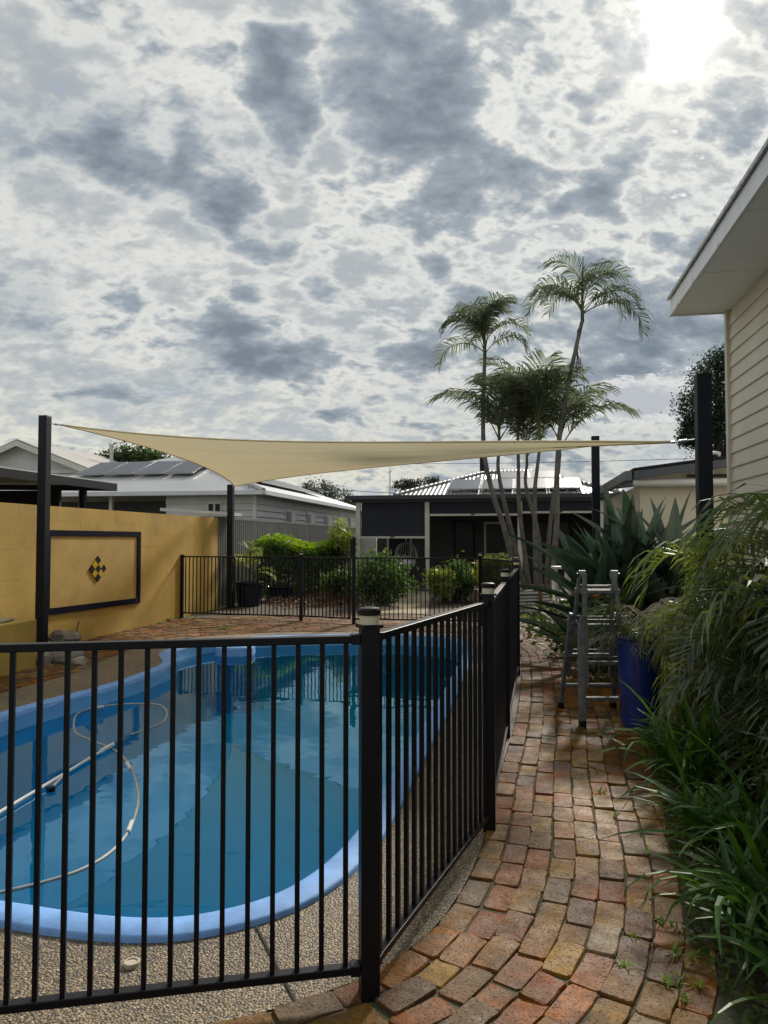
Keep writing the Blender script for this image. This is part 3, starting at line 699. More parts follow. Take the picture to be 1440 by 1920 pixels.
# ------------------------------------------------------------------ cream house on the right
HC = Vector((3.45, 7.25, 0))
hr = root('weatherboard_house', HC, 'cream weatherboard house with a wide white eave at the right edge', 'house')
BP = .141; zt = 3.80
wn2 = -PR      # outward normal of the long wall
def hp(t, z, o=0.): return HC-AX*t+wn2*o+ZV*z
for i in range(28):
    z0 = zt-.02-(i+1)*BP; z1 = z0+BP
    if z0 < -.05: break
    mb = MB(); a, b = .03, 7.4
    prof = [(.0, z0), (.026, z0+.002), (.027, z0+.012), (.010, z1+.006), (.0, z1+.006)]
    vs = [hp(a, z, o) for o, z in prof]+[hp(b, z, o) for o, z in prof]
    k = 5; mb.add(vs, [(j, (j+1) % k, k+(j+1) % k, k+j) for j in range(k)]+[tuple(range(k)), tuple(range(2*k-1, k-1, -1))])
    mk('weatherboard', mb, CREAM, hr)
mk('wall', MB().slab([hp(0, -.05), hp(7.4, -.05), hp(7.4, -.05)+PR*3.5, hp(0, -.05)+PR*3.5], ZV, zt+.05), CREAM, hr)
mk('corner_trim', MB().bar(hp(.0, -.03, .018), hp(.0, zt-.001, .018), .07, .07, up=AX), CREAM, hr, bevel=.004)
ov = .54; ez = .02
so = [hp(-ez, zt, ov), hp(7.5, zt, ov), hp(7.5, zt, -.3), hp(-ez, zt, -.3)]
mk('soffit', MB().slab(so, ZV, .012), SOFFIT, hr)
mk('fascia', MB().slab([hp(-ez-.02, zt-.018, ov+.001), hp(7.5, zt-.018, ov+.001), hp(7.5, zt+.15, ov+.001), hp(-ez-.02, zt+.15, ov+.001)], wn2, .022), FASCIA, hr, bevel=.004)
mk('fascia_bead', MB().bar(hp(-ez-.02, zt-.006, ov+.028), hp(7.5, zt-.006, ov+.028), .014, .03), FASCIA, hr)
mk('barge_board', MB().slab([hp(-ez, zt-.015, ov), hp(-ez, zt-.015, -3), hp(-ez, zt+.15+.9, -3), hp(-ez, zt+.15, ov)], AX, .022), FASCIA, hr)
for t in (1.15, 2.35, 3.55): mk('soffit_joint', MB().bar(hp(t, zt-.003, ov-.005), hp(t, zt-.003, .03), .03, .006), SOFFIT, hr)
for t in (.35, 1.0, 1.8): mk('bracket', MB().box(hp(t, zt-.004, ov+.036), (.012, .02, .03)), FASCIA, hr)
mk('roof', MB().slab([hp(-ez-.03, zt+.152, ov+.05), hp(7.5, zt+.152, ov+.05), hp(7.5, zt+1.2, -3), hp(-ez-.03, zt+1.2, -3)], ZV, .03), ROOF_AX, hr)
# ------------------------------------------------------------------ shed on the right
SHD = Vector((3.52, 10.4, 0))
def shp(s, t, z): return SHD+PR*s+AX*t+ZV*z
sh = root('garden_shed', SHD, 'low cream shed with dark roof edge behind the thick shade post', 'shed')
mk('wall', MB().slab([shp(.12,.12,0), shp(4,.12,0), shp(4,4.5,0), shp(.12,4.5,0)], ZV, 2.30), CREAM, sh)
mk('gable', MB().slab([shp(.12,.14,2.30), shp(4,.14,2.30), shp(4,.14,2.86), shp(.12,.14,2.40)], AX, .03), CREAM, sh)
mk('roof', MB().slab([shp(0,-.1,2.50), shp(4.2,-.1,3.02), shp(4.2,4.6,3.02), shp(0,4.6,2.50)], ZV, .03), POSTBLK, sh)
mk('fascia', MB().slab([shp(0,-.115,2.37), shp(4.2,-.115,2.89), shp(4.2,-.115,3.0), shp(0,-.115,2.48)], -AX, .025), mat('slate_blue_trim', (.06, .075, .105), .5, .1, 3), sh)
mk('gutter', MB().slab([shp(-.02,-.1,2.36), shp(-.02,4.6,2.36), shp(-.02,4.6,2.49), shp(-.02,-.1,2.49)], -PR, .09), mat('slate_gutter', (.12, .135, .16), .5, .1, 3), sh)
gt = MB(); gt.tube([shp(.0,-.05,2.315), shp(4.1,-.05,2.315)], .055, 14); gt.smooth = True; mk('downpipe', gt, WHITE, sh)
mk('vent', MB().box(shp(1.0,-.12,2.83)-ZV*.12, (.07,.05,.06)), POSTBLK, sh)
mk('flood_light', MB().box(shp(1.02,.02,2.46), (.10,.12,.06)), WHITE, sh, bevel=.008)
mk('shelf', MB().bar(shp(.75,.05,2.42), shp(2.0,.05,2.42), .1, .03), POSTBLK, sh)
# ornament on the shed roof
def ornament():
    z0 = 2.50+.03+.52*(1.22/4.2)-.004; c = shp(1.22, .5, z0)
    bm = MB(); me = bpy.data.meshes.new('animal_ornament')
    v = [(-.075,0,.115),(-.03,0,.118),(.03,0,.116),(.078,0,.12),(.105,0,.155),(.135,0,.148),(-.07,.024,.06),(-.072,.024,.0),(-.07,-.024,.06),(-.074,-.024,.0),(.068,.024,.06),(.07,.024,.0),(.068,-.024,.06),(.072,-.024,0),(-.105,0,.125),(.10,.012,.18),(.10,-.012,.18)]
    ed = [(0,1),(1,2),(2,3),(3,4),(4,5),(0,6),(6,7),(0,8),(8,9),(3,10),(10,11),(3,12),(12,13),(0,14),(4,15),(4,16)]
    v = [(-x*.9, y, z*.9) for x, y, z in v]
    me.from_pydata(v, ed, []); me.materials.append(WHITE)
    o = bpy.data.objects.new('animal_ornament', me); link(o, None, c); o.rotation_euler = (0, 0, -.17)
    m = o.modifiers.new('skin', 'SKIN'); rad = [.034,.032,.033,.034,.02,.014]+[.013,.011]*4+[.009,.006,.006]
    for i, r_ in enumerate(rad): me.skin_vertices[0].data[i].radius = (r_, r_)
    me.skin_vertices[0].data[0].use_root = True
    o.modifiers.new('sub', 'SUBSURF').levels = 1
    tag(o, 'small white four-legged animal ornament standing on the shed roof', 'ornament')
ornament()
# ------------------------------------------------------------------ patio house behind the garden
HO = P(672, 1011, 22.0); HO.z = 0
def hh_(s, t, z): return HO+PR*s+AX*t+ZV*z
ph = root('patio_house', HO, 'house with corrugated hip roof and a long patio hung with dark blinds', 'house')
TRIM = mat('cream_trim', (.60, .57, .48), .5, .08, 3)
for s_ in (0., 2.07, 4.75, 7.0):
    mk('patio_post', MB().bar(hh_(s_, 0, 0), hh_(s_, 0, 2.62), .13, .13, up=AX), TRIM, ph)
def blind(s0, s1, zb):
    b = mk('blind', MB().slab([hh_(s0,.0,zb), hh_(s1,.0,zb), hh_(s1,.0,2.62), hh_(s0,.0,2.62)], AX, .012), BLIND, ph)
    mk('bottom_bar', MB().bar(hh_(s0-.02,-.02,zb), hh_(s1+.02,-.02,zb), .05, .06), TRIM, b)
    mk('handle', MB().box(hh_((s0+s1)/2,-.05,zb+.01), (.12,.02,.03)), POSTBLK, b)
blind(.09, 1.98, 1.585); blind(2.16, 4.66, 2.24); blind(4.84, 6.92, 2.30)
GUT = mat('dark_gutter', (.035, .04, .05), .5, .1, 3)
mk('beam', MB().slab([hh_(-.2,-.1,2.621), hh_(7.6,-.1,2.621), hh_(7.6,.1,2.621), hh_(-.2,.1,2.621)], ZV, .08), GUT, ph)
mk('gutter', MB().slab([hh_(-.35,-.28,2.70), hh_(7.7,-.28,2.70), hh_(7.7,-.12,2.70), hh_(-.35,-.12,2.70)], ZV, .12), GUT, ph)
mk('patio_roof', MB().slab([hh_(-.35,-.2,2.74), hh_(7.7,-.2,2.74), hh_(7.7,3.4,2.86), hh_(-.35,3.4,2.86)], ZV, .04), GUT, ph)
mk('wall', MB().slab([hh_(.0,3.0,0), hh_(8.4,3.0,0), hh_(8.4,9,0), hh_(.0,9,0)], ZV, 2.84), DARKWALL, ph)
mk('patio_floor', MB().slab([hh_(-.2,-.2,0), hh_(7.8,-.2,0), hh_(7.8,3.0,0), hh_(-.2,3.0,0)], ZV, .08), mat('patio_paving', (.10, .085, .07), .7, .2, 3), ph)
for s0, s1, z0, z1, nm in ((2.6,3.3,.1,2.15,'door'), (3.6,4.5,1.0,2.1,'window'), (.35,1.2,.9,2.0,'window'), (5.2,6.4,.1,2.15,'door')):
    d_ = mk(nm, MB().slab([hh_(s0,2.99,z0), hh_(s1,2.99,z0), hh_(s1,2.99,z1), hh_(s0,2.99,z1)], -AX, .05), TRIM if nm == 'window' else POSTBLK, ph)
    mk('pane', MB().slab([hh_(s0+.07,2.94,z0+.07), hh_(s1-.07,2.94,z0+.07), hh_(s1-.07,2.94,z1-.07), hh_(s0+.07,2.94,z1-.07)], -AX, .01), GLASS, d_)
# side return wall at the right of the patio
mk('side_wall', MB().slab([hh_(7.2,.1,0), hh_(8.6,.1,0), hh_(8.6,3,0), hh_(7.2,3,0)], ZV, 2.7), DARKWALL, ph)
e0, e1 = hh_(.95,.9,2.88), hh_(7.75,.9,2.88); r0, r1 = hh_(3.55,4.6,3.86), hh_(5.2,4.6,3.86); e2, e3 = hh_(7.75,8.3,2.88), hh_(.95,8.3,2.88)
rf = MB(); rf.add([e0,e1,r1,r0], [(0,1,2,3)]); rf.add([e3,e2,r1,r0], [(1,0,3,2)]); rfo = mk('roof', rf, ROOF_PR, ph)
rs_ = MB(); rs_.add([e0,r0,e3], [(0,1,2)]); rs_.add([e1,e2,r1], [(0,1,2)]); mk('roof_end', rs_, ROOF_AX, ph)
for a, b in ((e0,r0),(e1,r1),(r0,r1)):
    cb = MB(); cb.tube([a+ZV*.02, b+ZV*.02], .07, 8); mk('ridge_cap', cb, ROOF_PR, rfo)
mk('roof_gutter', MB().bar(e0-ZV*.05-AX*.05, e1-ZV*.05-AX*.05, .12, .1), TRIM, ph)
up = (r0+r1)/2-(e0+e1)/2; up.normalize(); rn = PR.cross(up).normalized(); rn = rn if rn.z > 0 else -rn
def panel(base, w, h, nm='solar_panel', parent=None, u=up, n=rn, side=PR):
    o = base+n*.09
    p_ = mk(nm, MB().slab([o, o+side*w, o+side*w+u*h, o+u*h], n, .035), STEEL, parent)
    mk('cell_glass', MB().slab([o+side*.03+u*.03+n*.036, o+side*(w-.03)+u*.03+n*.036, o+side*(w-.03)+u*(h-.03)+n*.036, o+side*.03+u*(h-.03)+n*.036], n, .004), SOLAR, p_)
mid = hh_(2.55,.9,2.88)+up*.35
for i in range(4): panel(mid+PR*(i*1.02), 1.0, 1.62, parent=rfo)
for i in range(2): panel(mid+PR*(1.5+i*1.02)+up*1.75, 1.0, 1.3, parent=rfo)
mk('flue', MB().tube([hh_(3.5,4.2,3.9), hh_(3.5,4.2,4.35)], .09, 10), POSTBLK, ph)
# things under the patio roof
hc = root('hanging_chair', hh_(1.33,.6,.95), 'round pale hanging egg chair under the left dark blind', 'chair')
sb = MB(); cc = hh_(1.33,.7,1.02)
for k in range(12):
    a = math.pi*k/12; pts = []
    for j in range(13):
        b = -2.3+j*.29
        pts.append(cc+Vector((math.cos(a)*math.cos(b)*.34, math.sin(a)*math.cos(b)*.34, math.sin(b)*.42)))
    sb.tube(pts, .014, 5)
mk('basket', sb, HOSE, hc); mk('cushion', MB().lathe(cc-ZV*.34, [(.05,0),(.26,.05),(.30,.14),(.24,.22),(.02,.24)], 16), WHITE, hc, smooth=True)
mk('hanger', MB().tube([cc+ZV*.4, hh_(1.33,.7,2.7)], .012, 6), STEEL, hc)
WOOD = mat('brown_timber', (.16, .085, .04), .55, .3, 6)
tb = root('dining_table', hh_(3.1,1.4,.08), 'brown timber table under the patio behind the middle bushes', 'table')
mk('table_top', MB().box(hh_(3.1,1.4,.82), (1.5,.8,.05), AXROT), WOOD, tb)
for a, b in ((-.65,-.3),(.65,-.3),(-.65,.3),(.65,.3)): mk('leg', MB().bar(hh_(3.1+a,1.4+b,.08), hh_(3.1+a,1.4+b,.80), .07, .07), WOOD, tb)
sf = root('patio_sofa', hh_(4.1,1.0,.08), 'low pale cushioned seat on the patio beside the palm trunks', 'sofa')
mk('seat', MB().box(hh_(4.1,1.0,.33), (.9,.7,.4), AXROT), WOOD, sf, bevel=.03); mk('backrest', MB().box(hh_(4.1,1.32,.72), (.9,.14,.5), AXROT), DARKWALL, sf, bevel=.04)
mk('cushion', MB().box(hh_(4.1,.98,.58), (.6,.5,.12), AXROT), WHITE, sf, bevel=.04)
# ------------------------------------------------------------------ steel boundary fence
cf = root('steel_fence', W1+AX*6, 'tall grey corrugated steel boundary fence beyond the yellow wall', 'fence')
F0 = W1+AX*.06-wn*.05; n_ = 8
rib = [(0,0),(.03,.0),(.045,.032),(.085,.032),(.10,0),(.125,0)]
for i in range(n_):
    a = F0+AX*(i*2.38); mb = MB(); pts = []
    for k in range(18):
        for (u, o) in rib[:-1]: pts.append(a+AX*(.04+k*.1275+u)+PR*o)
    pts.append(a+AX*2.335)
    mb.v = [tuple(q+ZV*.02) for q in pts]+[tuple(q+ZV*1.99) for q in pts]; k = len(pts)
    mb.f = [(j, j+1, k+j+1, k+j) for j in range(k-1)]; mb.m = [0]*(k-1)
    mk('fence_sheet', mb, CBOND, cf)
    mk('fence_post', MB().bar(a+ZV*-.02, a+ZV*2.04, .06, .06, up=AX), CBOND, cf)
    mk('top_rail', MB().bar(a+AX*.035+ZV*2.01, a+AX*2.345+ZV*2.01, .07, .05), CBOND, cf)
# ------------------------------------------------------------------ weatherboard neighbour house
NC = P(476, 1011, 21.5); NC.z = 0
def nh(s, t, z): return NC+PR*s+AX*t+ZV*z
nr = root('neighbour_house', NC, 'pale grey weatherboard house with solar panels beyond the steel fence', 'house')
def boards(name, pt, a, b, zlo, zhi, nrm, parent, m=GREYBOARD, pitch=.19):
    mb = MB(); z = zlo
    while z < zhi-.01:
        z2 = min(z+pitch, zhi)
        mb.add([pt(a)+ZV*z+nrm*.055, pt(b)+ZV*z+nrm*.055, pt(b)+ZV*z2+nrm*.004, pt(a)+ZV*z2+nrm*.004, pt(a)+ZV*z, pt(b)+ZV*z], [(0,1,2,3),(4,5,1,0)]); z = z2
    o = mk(name, mb, m, parent); o['kind'] = 'stuff'; return o
mk('wall', MB().slab([nh(0,0,0), nh(0,16,0), nh(-8.5,16,0), nh(-8.5,3.0,0), nh(-2.75,3.0,0), nh(-2.75,0,0)], ZV, 2.86), GREYBOARD, nr)
boards('boards', lambda s: nh(s,0,0), -2.75, 0, .3, 2.85, -AX, nr); boards('boards', lambda t: nh(0,t,0), 0, 16, .3, 2.85, PR, nr)
mk('corner_trim', MB().bar(nh(.03,-.03,0), nh(.03,-.03,2.85), .09, .09, up=AX), WHITE, nr)
mk('corner_trim', MB().bar(nh(-.72,-.035,0), nh(-.72,-.035,2.85), .09, .05, up=AX), WHITE, nr)
def nwin(pt, u, nrm, w, z0, z1):
    o = mk('window', MB().slab([pt+ZV*z0, pt+u*w+ZV*z0, pt+u*w+ZV*z1, pt+ZV*z1], nrm, .07), WHITE, nr)
    half = w/2
    for q in ((0, 1) if w < .5 else (0,)): mk('pane', MB().slab([pt+nrm*.07+u*(q*half+.04)+ZV*(z0+.05), pt+nrm*.07+u*((q+1)*half-.03)+ZV*(z0+.05), pt+nrm*.07+u*((q+1)*half-.03)+ZV*(z1-.05), pt+nrm*.07+u*(q*half+.04)+ZV*(z1-.05)], nrm, .012), GLASS, o)
nwin(nh(-1.42,0,0), PR, -AX, .42, 2.26, 2.62)
for t, w in ((2.9,1.1),(5.3,1.1),(7.9,1.1),(10.2,1.0)): nwin(nh(0,t,0), AX, PR, w, 1.98, 2.5)
for t, w in ((12.2,.8),(14.2,1.3)): nwin(nh(0,t,0), AX, PR, w, 1.7, 2.55)
ev = 2.9; E = [nh(.45,-.45,ev), nh(.45,16.5,ev), nh(-9.2,16.5,ev), nh(-9.2,-.45,ev)]
apx = nh(-4.35,4.3,4.55); apx2 = nh(-4.35,11.8,4.55)
r1_ = MB(); r1_.add([E[3],E[0],apx], [(0,1,2)]); nro = mk('roof', r1_, ROOF_N1, nr)
r2_ = MB(); r2_.add([E[0],E[1],apx2,apx], [(0,1,2,3)]); r2_.add([E[2],E[3],apx,apx2], [(0,1,2,3)]); r2_.add([E[1],E[2],apx2], [(0,1,2)]); nro2 = mk('roof_side', r2_, ROOF_N2, nr)
mk('soffit', MB().slab([q-ZV*.04 for q in E], ZV, .02), WHITE, nr)
for a, b in ((E[0],E[1]),(E[3],E[0])): mk('gutter', MB().bar(a-ZV*.03, b-ZV*.03, .12, .12), FASCIA, nr)
cb = MB(); cb.tube([E[0]+ZV*.03, apx+ZV*.03, apx2+ZV*.03], .07, 8); mk('ridge_cap', cb, ROOF_AX, nro2)
fu = (apx-(E[0]+E[3])/2).normalized(); fn_ = PR.cross(fu).normalized(); fn_ = fn_ if fn_.z > 0 else -fn_
fb = (E[0]+E[3])/2+fu*1.9
for i in range(4): panel(fb+PR*(i*1.05-2.3), 1.0, 1.7, parent=nro, u=fu, n=fn_)
su = (Vector(apx)-nh(.45,4.3,ev)).normalized(); sn = AX.cross(su).normalized(); sn = sn if sn.z > 0 else -sn
for i in range(8): panel(nh(.45,1.8,ev)+AX*(i*1.03+1.0)+su*1.35, 1.0, 1.7, parent=nro2, u=su, n=sn, side=AX)
mk('flue', MB().tube([nh(-3.0,9,4.0), nh(-3.0,9,5.0)], .12, 10), POSTBLK, nr)
mk('roof_mast', MB().tube([nh(-.15,-.1,2.95), nh(-.15,-.1,3.4)], .03, 6), STEEL, nr)
# porch shade at the left of that house
mk('porch_post', MB().bar(nh(-4.6,.1,0), nh(-4.6,.1,2.85), .1, .1, up=AX), WHITE, nr)
mk('porch_shade_sheet', MB().slab([nh(-8.5,.6,1.2), nh(-2.76,.6,1.2), nh(-2.76,.6,2.7), nh(-8.5,.6,2.7)], AX, .04), mat('porch_shade_dark', (.06, .06, .058), .8, .2, 3), nr)  # added sheet; its dark colour stands in for the shade in the porch recess
# ------------------------------------------------------------------ carport left of the yellow wall
CE = Vector((-4.85, 13.25, 0)); cr = root('carport', CE-PR*2, 'dark flat carport roof behind the yellow wall at the left edge', 'carport')
def cp(s, t, z): return CE+PR*s+AX*t+ZV*z
mk('roof', MB().slab([cp(0,0,2.50), cp(0,-6,2.50), cp(-6,-6,2.62), cp(-6,0,2.62)], ZV, .05), FASCIA, cr)
mk('fascia', MB().slab([cp(.0,.02,2.40), cp(.0,-6,2.40), cp(.0,-6,2.53), cp(.0,.02,2.53)], PR, .03), POSTBLK, cr)
mk('end_fascia', MB().slab([cp(0.,.02,2.40), cp(-6,.02,2.52), cp(-6,.02,2.66), cp(0,.02,2.54)], AX, .03), POSTBLK, cr)
mk('rear_shade_wall', MB().slab([cp(-6,-.3,0), cp(-.9,-.3,0), cp(-.9,-.3,2.40), cp(-6,-.3,2.45)], AX, .06), mat('carport_shade_rear', (.035, .035, .038), .8, .2, 2), cr)  # wall added near-black so its colour gives the carport's shaded interior
mk('side_wall', MB().slab([cp(-3.4,-6,0), cp(-3.4,-.35,0), cp(-3.4,-.35,2.45), cp(-3.4,-6,2.45)], PR, .06), mat('carport_shade_side', (.04, .04, .042), .8, .2, 2), cr)  # shade under the carport roof is put into this wall's colour too
for t in (-.6, -3.2): mk('carport_post', MB().bar(cp(-.25,t,0), cp(-.25,t,2.45), .09, .09, up=AX), POSTBLK, cr)
mk('downpipe', MB().tube([cp(-.55,-.2,1.2), cp(-.55,-.2,2.42)], .04, 8), WHITE, cr)
mk('back_sheet', MB().slab([P(300,952,15.6), P(425,960,16.3), P(425,966,16.3), P(300,958,15.6)], AX, .9), FASCIA, cr)
# ------------------------------------------------------------------ gabled house far left
GA = P(37, 826, 34.0)
gr = root('gabled_house', Vector((GA.x, GA.y, 0)), 'far pale house with a gable end above the carport', 'house')
def gh(s, t, z): return Vector((GA.x, GA.y, 0))+PR*s+AX*t+ZV*z
za = GA.z; ze = za-1.45; hw_ = 3.7
mk('wall', MB().slab([gh(-hw_+.3,.3,0), gh(hw_-.3,.3,0), gh(hw_-.3,.3,ze+.05), gh(0,.3,za-.1), gh(-hw_+.3,.3,ze+.05)], AX, 8), GREYBOARD, gr)
boards('boards', lambda s: gh(s,.29,0), -hw_+.35, hw_-.35, 2, ze-.02, -AX, gr, pitch=.22)
mk('roof', MB().slab([gh(0,-.2,za), gh(hw_+.3,-.2,ze-.1), gh(hw_+.3,9,ze-.1), gh(0,9,za)], ZV, .05), mat('weathered_roof', (.42, .40, .37), .6, .15, 1), gr)
mk('roof', MB().slab([gh(0,9,za), gh(-hw_-.3,9,ze-.1), gh(-hw_-.3,-.2,ze-.1), gh(0,-.2,za)], ZV, .05), bpy.data.materials['weathered_roof'], gr)
for s_ in (1, -1): mk('barge_board', MB().slab([gh(0,-.25,za-.28), gh(s_*(hw_+.3),-.25,ze-.36), gh(s_*(hw_+.3),-.25,ze-.1), gh(0,-.25,za-.02)], AX, .04), WHITE, gr)
mk('gable_trim', MB().bar(gh(-hw_+.4,.2,ze), gh(hw_-.4,.2,ze), .06, .16), WHITE, gr)
mk('vent', MB().tube([gh(1.2,7,za-.4), gh(1.2,7,za-.1)], .12, 10), POSTBLK, gr)
fl = MB(); q = P(209, 858, 38); fl.tube([q-ZV*3.2, q+ZV*.55], .09, 10); fl.tube([q+ZV*.55, q+ZV*.7], .13, 10)
mk('flue', fl, STEEL, gr)
# ------------------------------------------------------------------ wires
def wire(a, b, sag, r, label):
    mb = MB(); pts = []
    for i in range(25):
        t = i/24; pts.append(a.lerp(b, t)-ZV*sag*4*t*(1-t))
    mb.tube(pts, r, 5); tag(mk('power_line', mb, POSTBLK), label, 'cable')
wire(P(560, 868, 40), P(1700, 842, 30), .25, .012, 'thin power line crossing behind the palms above the roof')
wire(P(300, 865, 42), P(760, 925, 30), .35, .012, 'thin sloping cable above the neighbour roof left of the mast')
ms = MB(); ms.tube([P(731, 930, 24.5), P(731, 880, 24.5)], .022, 6); ms.tube([P(727, 886, 24.5), P(735, 884, 24.5)], .012, 5)
tag(mk('roof_mast', ms, STEEL), 'thin metal mast rising left of the patio house roof', 'mast')
# ------------------------------------------------------------------ plants: builders
def blade(mb, L_, W_, el, droop, nseg=6, fold=.25, base_w=.45, mi=0):
    """strap leaf at the origin, running along +X"""
    x = z = 0.; a = el; pts = [(0., 0., a)]
    for i in range(nseg):
        st = L_/nseg; x += st*math.cos(a); z += st*math.sin(a); a -= droop/nseg*(.5+1.2*i/nseg); pts.append((x, z, a))
    vs = []; fs = []
    for i, (x, z, a) in enumerate(pts):
        t = i/nseg; w = W_*.5*(base_w+(1-base_w)*min(1, t*2.5))*(1-max(0, (t-.45)/.55)**1.7)
        w = max(w, .0012); up_ = fold*w
        n = (-math.sin(a), math.cos(a))
        vs += [(x+n[0]*up_, -w, z+n[1]*up_), (x, 0, z), (x+n[0]*up_, w, z+n[1]*up_)]
    for i in range(nseg):
        b = i*3; fs += [(b, b+3, b+4, b+1), (b+1, b+4, b+5, b+2)]
    mb.add(vs, fs, mi)
def frond_mb(L_, el, droop, npair, ll, lw, seed, stalk=.18, hang=.5, sweep=.9, r0=.012):
    """pinnate frond at the origin, arching along +X; material 0 leaflets, 1 stalk"""
    r = random.Random(seed); mb = MB(); n = 14; x = z = 0.; a = el; pts = []
    for i in range(n+1):
        pts.append(Vector((x, .0, z))); st = L_/n; x += st*math.cos(a); z += st*math.sin(a); a -= droop/n*(.35+1.3*i/n)
    mb.tube(pts, [r0*(1-.85*i/n) for i in range(n+1)], 5, 1)
    for k in range(npair):
        t = stalk+(1-stalk)*(k+.5)/npair; f = t*n; i = min(int(f), n-1); q = pts[i].lerp(pts[i+1], f-i); d = (pts[i+1]-pts[i]).normalized()
        le = ll*(.55+.75*math.sin(math.pi*min(1, (t-stalk)/(1-stalk)*.8+.15)))*r.uniform(.85, 1.1)
        nrm = Vector((-d.z, 0, d.x))
        for s_ in (-1, 1):
            sw = sweep*(.75+.5*t)+r.uniform(-.12, .12)
            o = (Vector((0, s_, 0))*math.cos(sw)+d*math.sin(sw)+nrm*r.uniform(.1, .45)).normalized()
            p1 = q+o*le*.5; o2 = (o-ZV*hang*r.uniform(.5, 1.4)).normalized(); p2 = p1+o2*le*.3; o3 = (o2-ZV*hang*.9).normalized(); p3 = p2+o3*le*.25
            w_ = d*lw*.5
            mb.add([q-w_*.5, q+w_*.5, p1+w_, p1-w_, p2+w_*.75, p2-w_*.75, p3], [(0,1,2,3),(3,2,4,5),(5,4,6)])
    return mb
def leafcloud(mb, c, rad, n, size, seed, shell=.55, squash=0., mi=0, aspect=.5, flat=.0):
    r = random.Random(seed); c = Vector(c)
    cl = []
    for i in range(max(6, n//45)):
        v = Vector((r.gauss(0,1), r.gauss(0,1), r.gauss(0,1))).normalized(); k = r.uniform(shell, 1.0)
        cl.append(c+Vector((v.x*rad[0]*k, v.y*rad[1]*k, v.z*rad[2]*k)))
    cs = max(rad)*.22
    for i in range(n):
        q = r.choice(cl)+Vector((r.gauss(0,1), r.gauss(0,1), r.gauss(0,.8)))*cs
        a = Vector((r.gauss(0,1), r.gauss(0,1), r.gauss(0,.7)+flat)).normalized(); b = a.cross(Vector((r.gauss(0,1), r.gauss(0,1), r.gauss(0,1)))).normalized()
        s_ = size*r.uniform(.6, 1.3)
        mb.add([q-a*s_*.5, q+b*s_*aspect*.5, q+a*s_*.5, q-b*s_*aspect*.5], [(0,1,2,3)], mi)
def tree(name, base, h, crowns, n, size, m, label, seed=1, trunk_r=.2, group=None):
    base = Vector(base); t = root(name, base, label, 'tree', group); r = random.Random(seed)
    tm = MB(); top = base+ZV*h
    tm.tube([base-ZV*.1, base+ZV*h*.35+Vector((r.uniform(-.1,.1),0,0)), base+ZV*h*.7, top], [trunk_r, trunk_r*.8, trunk_r*.5, trunk_r*.2], 8)
    for c, rad in crowns:
        s_ = base.lerp(top, r.uniform(.4, .75)); e = Vector(c)
        tm.tube([s_, s_.lerp(e, .5)+ZV*.1, e], [trunk_r*.4, trunk_r*.25, trunk_r*.08], 6)
    tm.smooth = True; mk('trunk', tm, BARK, t)
    cm = MB()
    for i, (c, rad) in enumerate(crowns): leafcloud(cm, c, rad, n//len(crowns), size, seed*31+i)
    o = mk('crown', cm, m, t); return t
def shrub(name, c, rad, n, size, m, label, seed, stems=5, cat='shrub', aspect=.5, group=None):
    c = Vector(c); t = root(name, (c.x, c.y, 0), label, cat, group); r = random.Random(seed)
    sm_ = MB()
    for i in range(stems):
        e = c+Vector((r.uniform(-.7,.7)*rad[0], r.uniform(-.7,.7)*rad[1], r.uniform(0,.6)*rad[2]))
        sm_.tube([(c.x+r.uniform(-.08,.08), c.y+r.uniform(-.08,.08), -.02), (e.x*.5+c.x*.5, e.y*.5+c.y*.5, e.z*.55), e], [.018,.012,.005], 5)
    mk('stem', sm_, BARK, t)
    cm = MB(); leafcloud(cm, c, rad, n, size, seed, .45, aspect=aspect); mk('foliage', cm, m, t); return t
